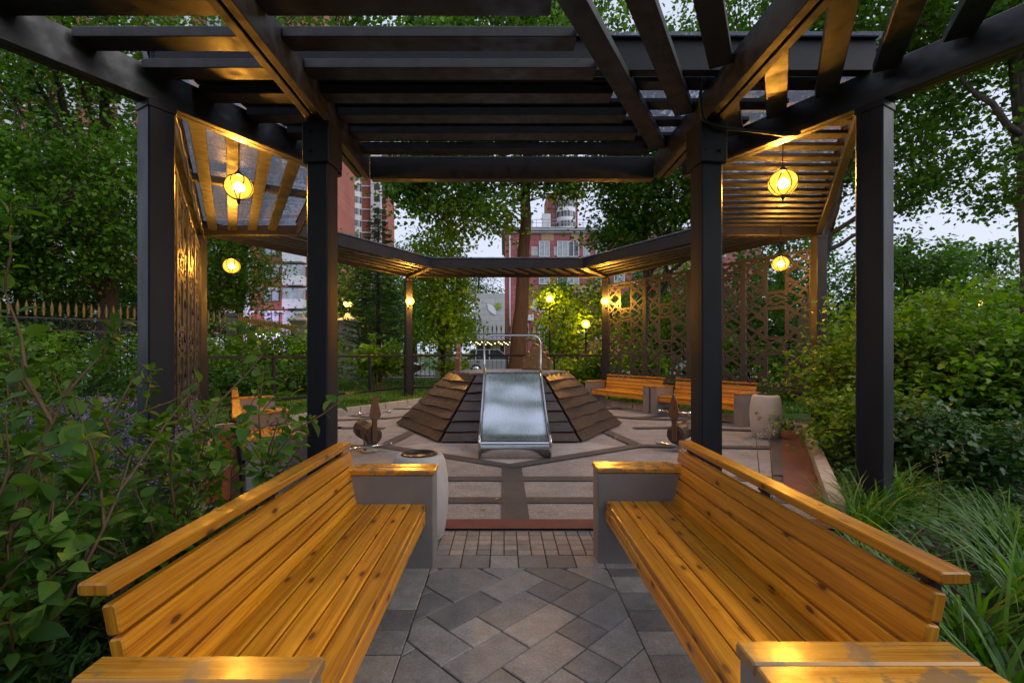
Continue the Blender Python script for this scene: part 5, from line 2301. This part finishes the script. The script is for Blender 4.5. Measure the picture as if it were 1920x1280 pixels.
W3 = window_mesh(1.3, 1.9, 2, WHITE, GLASS)
for i, x in enumerate((2.2, 4.75, 6.95, 8.3, 11.6, 13.8, 16.2, 19.5, 22.5, 26)):
    for j, z in enumerate((3.05, 6.35, 9.65, 12.95)):
        put_windows(t, W2 if (i * 3 + j * 5) % 4 else W3, [(x - 12, -.06, z)])
b = MB()
b.box((15.5, 63.9, 16.2), (31.8, 14.8, .22))
b.box((15.5, 63.9, 15.95), (31.3, 14.3, .26))
b.build('cornice', GREYT, t)
b = MB()
vs = [(-.4, 56.5, 16.36), (31.4, 56.5, 16.36), (31.4, 71.3, 16.36), (-.4, 71.3, 16.36), (4.5, 61.5, 17.7), (26.5, 61.5, 17.7), (26.5, 66.5, 17.7), (4.5, 66.5, 17.7)]
b.add(vs, [[0, 1, 5, 4], [1, 2, 6, 5], [2, 3, 7, 6], [3, 0, 4, 7], [4, 5, 6, 7]])
for i in range(16):
    x = .8 + i * 1.9
    b.bar((x, 56.55, 16.42), (4.5 + (x) * .70, 61.45, 17.74), .05, .06)
rf = b.build('roof', ROOFM, t)
b = MB()
b.box((3.0, 58.2, 16.9), (.8, .8, 1.2), 0, .02)
b.box((3.0, 58.2, 17.5), (1.0, 1.0, .1), 0, .02)
b.lathe([(.65, 17.56), (.001, 17.95)], 4, (3.0, 58.2, 0), 0, False, math.pi / 4)
b.build('chimney', WHITE, rf)
b = MB()
b.box((5.1, 58.2, 17.3), (1.0, .9, 2.2), 0, .02)
b.build('chimney', WHITE, rf)
b = MB()
for i in range(22):
    b.box((1 + i * 1.4, 56.75, 16.9), (.05, .05, 1.0))
b.bar((.2, 56.75, 17.4), (31, 56.75, 17.4), .05, .05)
b.bar((.2, 56.75, 17.0), (31, 56.75, 17.0), .04, .04)
b.build('roof_railing', ROOFM, t)
b = MB()
b.tube([(2.5 - 1.9, 56.8, 0), (2.5 - 1.9, 56.8, 15.5)], .09, 8)
b.build('drainpipe', WHITE, t)
b = MB()
b.box((3.0, 56.6, 5.6), (.9, .5, .7), 0, .03)
b.box((9.4, 56.6, 3.9), (.9, .5, .7), 0, .03)
b.build('cooling_unit', WHITE, t)

# far tower over its roof
t = thing('far_tower', 'distant red tower with white round bay above the pink building roof', 'building', (18.5, 150, 0))
b = MB()
b.box((18.5, 156, 26), (9.6, 12, 52))
b.build('wall', BRICK, t)
b = MB()
b.lathe([(3.0, 0), (3.0, 50), (2.0, 51)], 20, (19.6, 150, 0))
b.build('round_bay', WHITE, t)
for i in range(5):
    z = 34.6 + 3.1 * i
    f = MB()
    for k in range(8):
        a, a2 = R(-165 + 19 * k), R(-165 + 19 * k + 15)
        pa, pb = Vector((19.6 + 3.03 * math.cos(a), 150 + 3.03 * math.sin(a), z)), Vector((19.6 + 3.03 * math.cos(a2), 150 + 3.03 * math.sin(a2), z))
        f.plate([pa, pb, pb + Z * 1.7, pa + Z * 1.7], ((pa + pb) / 2 - Vector((19.6, 150, z))).normalized() * .05)
    f.build('window', GLASS, t)
    f = MB()
    f.box((15.6, 149.95, z + .9), (.9, .2, 1.6))
    f.build('window', GLASS, t)

# pale pavilion with a leaf emblem
t = thing('pavilion', 'pale square pavilion wall with white leaf and green circle emblem', 'building', (-1.6, 50, 0))
b = MB()
b.box((-1.55, 53, 5.0), (3.05, 6, 5.4), 0, .02)
b.build('wall', m_brick('pale_cladding', (.46, .45, .46), (.50, .49, .50), (.36, .36, .37), .5), t)
b = MB()
b.box((-1.55, 50.6, 1.2), (3.0, 1.0, 2.4))
b.build('dark_entrance', m_plain('dark_entrance', (.02, .02, .022), .3), t)
b = MB()
b.box((-1.0, 49.95, 1.7), (1.0, .1, 1.1))
b.build('pale_window', m_plain('pale_door', (.3, .3, .32), .4), t)  # plain pale grey panel before the entrance
b = MB()
b.box((-1.55, 49.4, 2.55), (4.4, 2.2, .16), 0, .02)
b.build('canopy', m_plain('dark_canopy', (.05, .05, .05), .6), t)
b = MB()
leaf_o = []
pA, pB = Vector((-1.88, 49.96, 6.58)), Vector((-.92, 49.96, 5.42))
ax = pB - pA
nx_ = Vector((ax.z, 0, -ax.x)).normalized()
for i in range(9):
    f = i / 8
    leaf_o.append(pA + ax * f - nx_ * .36 * math.sin(math.pi * f) ** .8)
for i in range(1, 8):
    f = 1 - i / 8
    leaf_o.append(pA + ax * f + nx_ * .30 * math.sin(math.pi * f) ** .8)
b.plate(leaf_o, (0, -.05, 0))
b.build('leaf_emblem', m_plain('white_emblem', (.75, .75, .78), .5, var=.03), t)
b = MB()
cc = Vector((-.72, 49.90, 6.36))
for k in range(10):
    rr = .05 + .034 * k
    pts = [cc + Vector((rr * math.cos(a + k), 0, rr * math.sin(a + k))) * (1 + .06 * math.sin(3 * a + k)) for a in [j * math.pi / 8 for j in range(14)]]
    b.tube(pts, .035, 4)
b.build('circle_emblem', m_plain('green_emblem', (.30, .42, .06), .5), t)
t = thing('light_string', 'string of tiny warm lights under the pavilion canopy', 'lights', (-1.5, 48.3, 2.5))
b = MB()
b.tube([(-3.6, 48.25, 2.62), (.6, 48.25, 2.62)], .012, 4)
b.build('wire', IRON, t)
for i in range(22):
    b = MB()
    sphere(b, (-3.5 + i * .19, 48.25, 2.5 - .12 * (i % 3)), .022, 1, 6, 5)
    b.build('light', BULBW, t)

# ------------------------------------------------------------------ parked cars on the street
def make_car(label, loc, rz, paint, suv=True, group='cars parked beyond the fence'):
    t = thing('parked_car', label, 'car', (0, 0, 0), group)
    L, W = 4.4, 1.78
    H = 1.66 if suv else 1.46
    hb = .98 if suv else .90
    low = [(-2.2, .42), (-2.18, .70), (-2.05, hb - .04), (-1.35, hb), (1.0, hb), (1.6, hb - .10), (2.08, hb - .25), (2.2, .62), (2.18, .36), (1.85, .30), (-1.9, .30)]
    b = MB()
    n = len(low)
    rows = [(-W / 2, .93), (-W / 2 + .03, 1), (-W / 2 + .2, 1.02), (W / 2 - .2, 1.02), (W / 2 - .03, 1), (W / 2, .93)]
    vs = []
    for y, k in rows:
        vs += [(x * (.96 + .04 * k), y, .62 + (z - .62) * k) for x, z in low]
    fs = []
    for i in range(len(rows) - 1):
        for j in range(n):
            j2 = (j + 1) % n
            fs.append([i * n + j, i * n + j2, (i + 1) * n + j2, (i + 1) * n + j][::-1])
    fs.append(list(range(n)))
    fs.append([(len(rows) - 1) * n + j for j in range(n)][::-1])
    b.add(vs, fs, None, .5, 0, False)
    # roof with pillars
    x0, x1, x2, x3 = (-2.0, -1.65, .15, 1.05) if suv else (-1.7, -1.0, .1, 1.05)
    b.plate([(x1, -.66, H - .06), (x2, -.66, H - .06), (x2, .66, H - .06), (x1, .66, H - .06)], (0, 0, .06))
    for s in (-1, 1):
        for pa, pb in (((x0, s * .82, hb - .01), (x1, s * .65, H - .04)), ((x3, s * .82, hb - .03), (x2, s * .65, H - .04)), ((-.45, s * .83, hb), (-.45, s * .66, H - .04)), ((-1.35, s * .83, hb), (-1.3, s * .66, H - .04))):
            b.bar(pa, pb, .07, .07, Vector((0, 1, 0)))
    b.build('body', paint, t)
    b = MB()
    g = [(x0 + .03, -.80, hb - .02), (x3 - .03, -.80, hb - .02), (x3 - .03, .80, hb - .02), (x0 + .03, .80, hb - .02), (x1, -.64, H - .05), (x2, -.64, H - .05), (x2, .64, H - .05), (x1, .64, H - .05)]
    b.add(g, [[0, 1, 5, 4], [1, 2, 6, 5], [2, 3, 7, 6], [3, 0, 4, 7], [4, 5, 6, 7]])
    b.build('cabin_glass', GLASS, t)
    for sx in (-1.32, 1.36):
        for s in (-1, 1):
            b = MB()
            b.tube([(sx, s * (W / 2 - .2), .34), (sx, s * (W / 2 + .01), .34)], .34, 20)
            wh = b.build('wheel', RUBBER, t)
            b = MB()
            b.tube([(sx, s * (W / 2), .34), (sx, s * (W / 2 + .02), .34)], .21, 14)
            b.build('rim', CHROME, wh)
    for s in (-1, 1):
        b = MB()
        b.box((2.12, s * .62, .72), (.14, .34, .14), 0, .02)
        b.build('headlight', WHITE, t)
        b = MB()
        b.box((-2.12, s * .68, .82), (.12, .22, .22), 0, .02)
        b.build('tail_light', m_plain('red_lens', (.25, .01, .01), .2) if 'red_lens' not in bpy.data.materials else bpy.data.materials['red_lens'], t)
    t.location = loc
    t.rotation_euler = (0, 0, rz)
    return t


SILV = m_plain('silver_paint', (.55, .57, .60), .25, metal=.0, var=.04, bmp=0)
MAROON = m_plain('dark_red_paint', (.07, .018, .018), .22, var=.06, bmp=0)
WHITEP = m_plain('white_paint', (.72, .72, .74), .25, var=.03, bmp=0)
make_car('silver estate car behind the fence just left of the slide', (-.6, 31.5, .02), 0, SILV)
make_car('dark red car behind the fence near the far left post', (-7.4, 29.5, .02), R(4), MAROON, False)
make_car('white car glimpsed through the lattice screens', (10.6, 30.5, .02), R(180), WHITEP, False)
make_car('white car farther right through the lattice, second one', (15.8, 30.5, .02), R(180), WHITEP)

# camera dome mast at the right edge
t = thing('camera_mast', 'thin pole with hanging dome camera against the right sky', 'mast', (22.5, 20.6, 0))
b = MB()
b.tube([(22.5, 20.6, 0), (22.5, 20.6, 9.3)], .06, 8)
b.tube([(22.5, 20.6, 8.6), (22.1, 20.6, 8.65)], .04, 8)
b.build('pole', IRON, t)
b = MB()
b.lathe([(.001, 7.88), (.10, 7.92), (.15, 8.05), (.15, 8.45), (.06, 8.52), (.04, 8.66)], 14, (22.08, 20.6, 0))
b.build('camera_dome', m_plain('grey_plastic', (.2, .2, .21), .4), t)
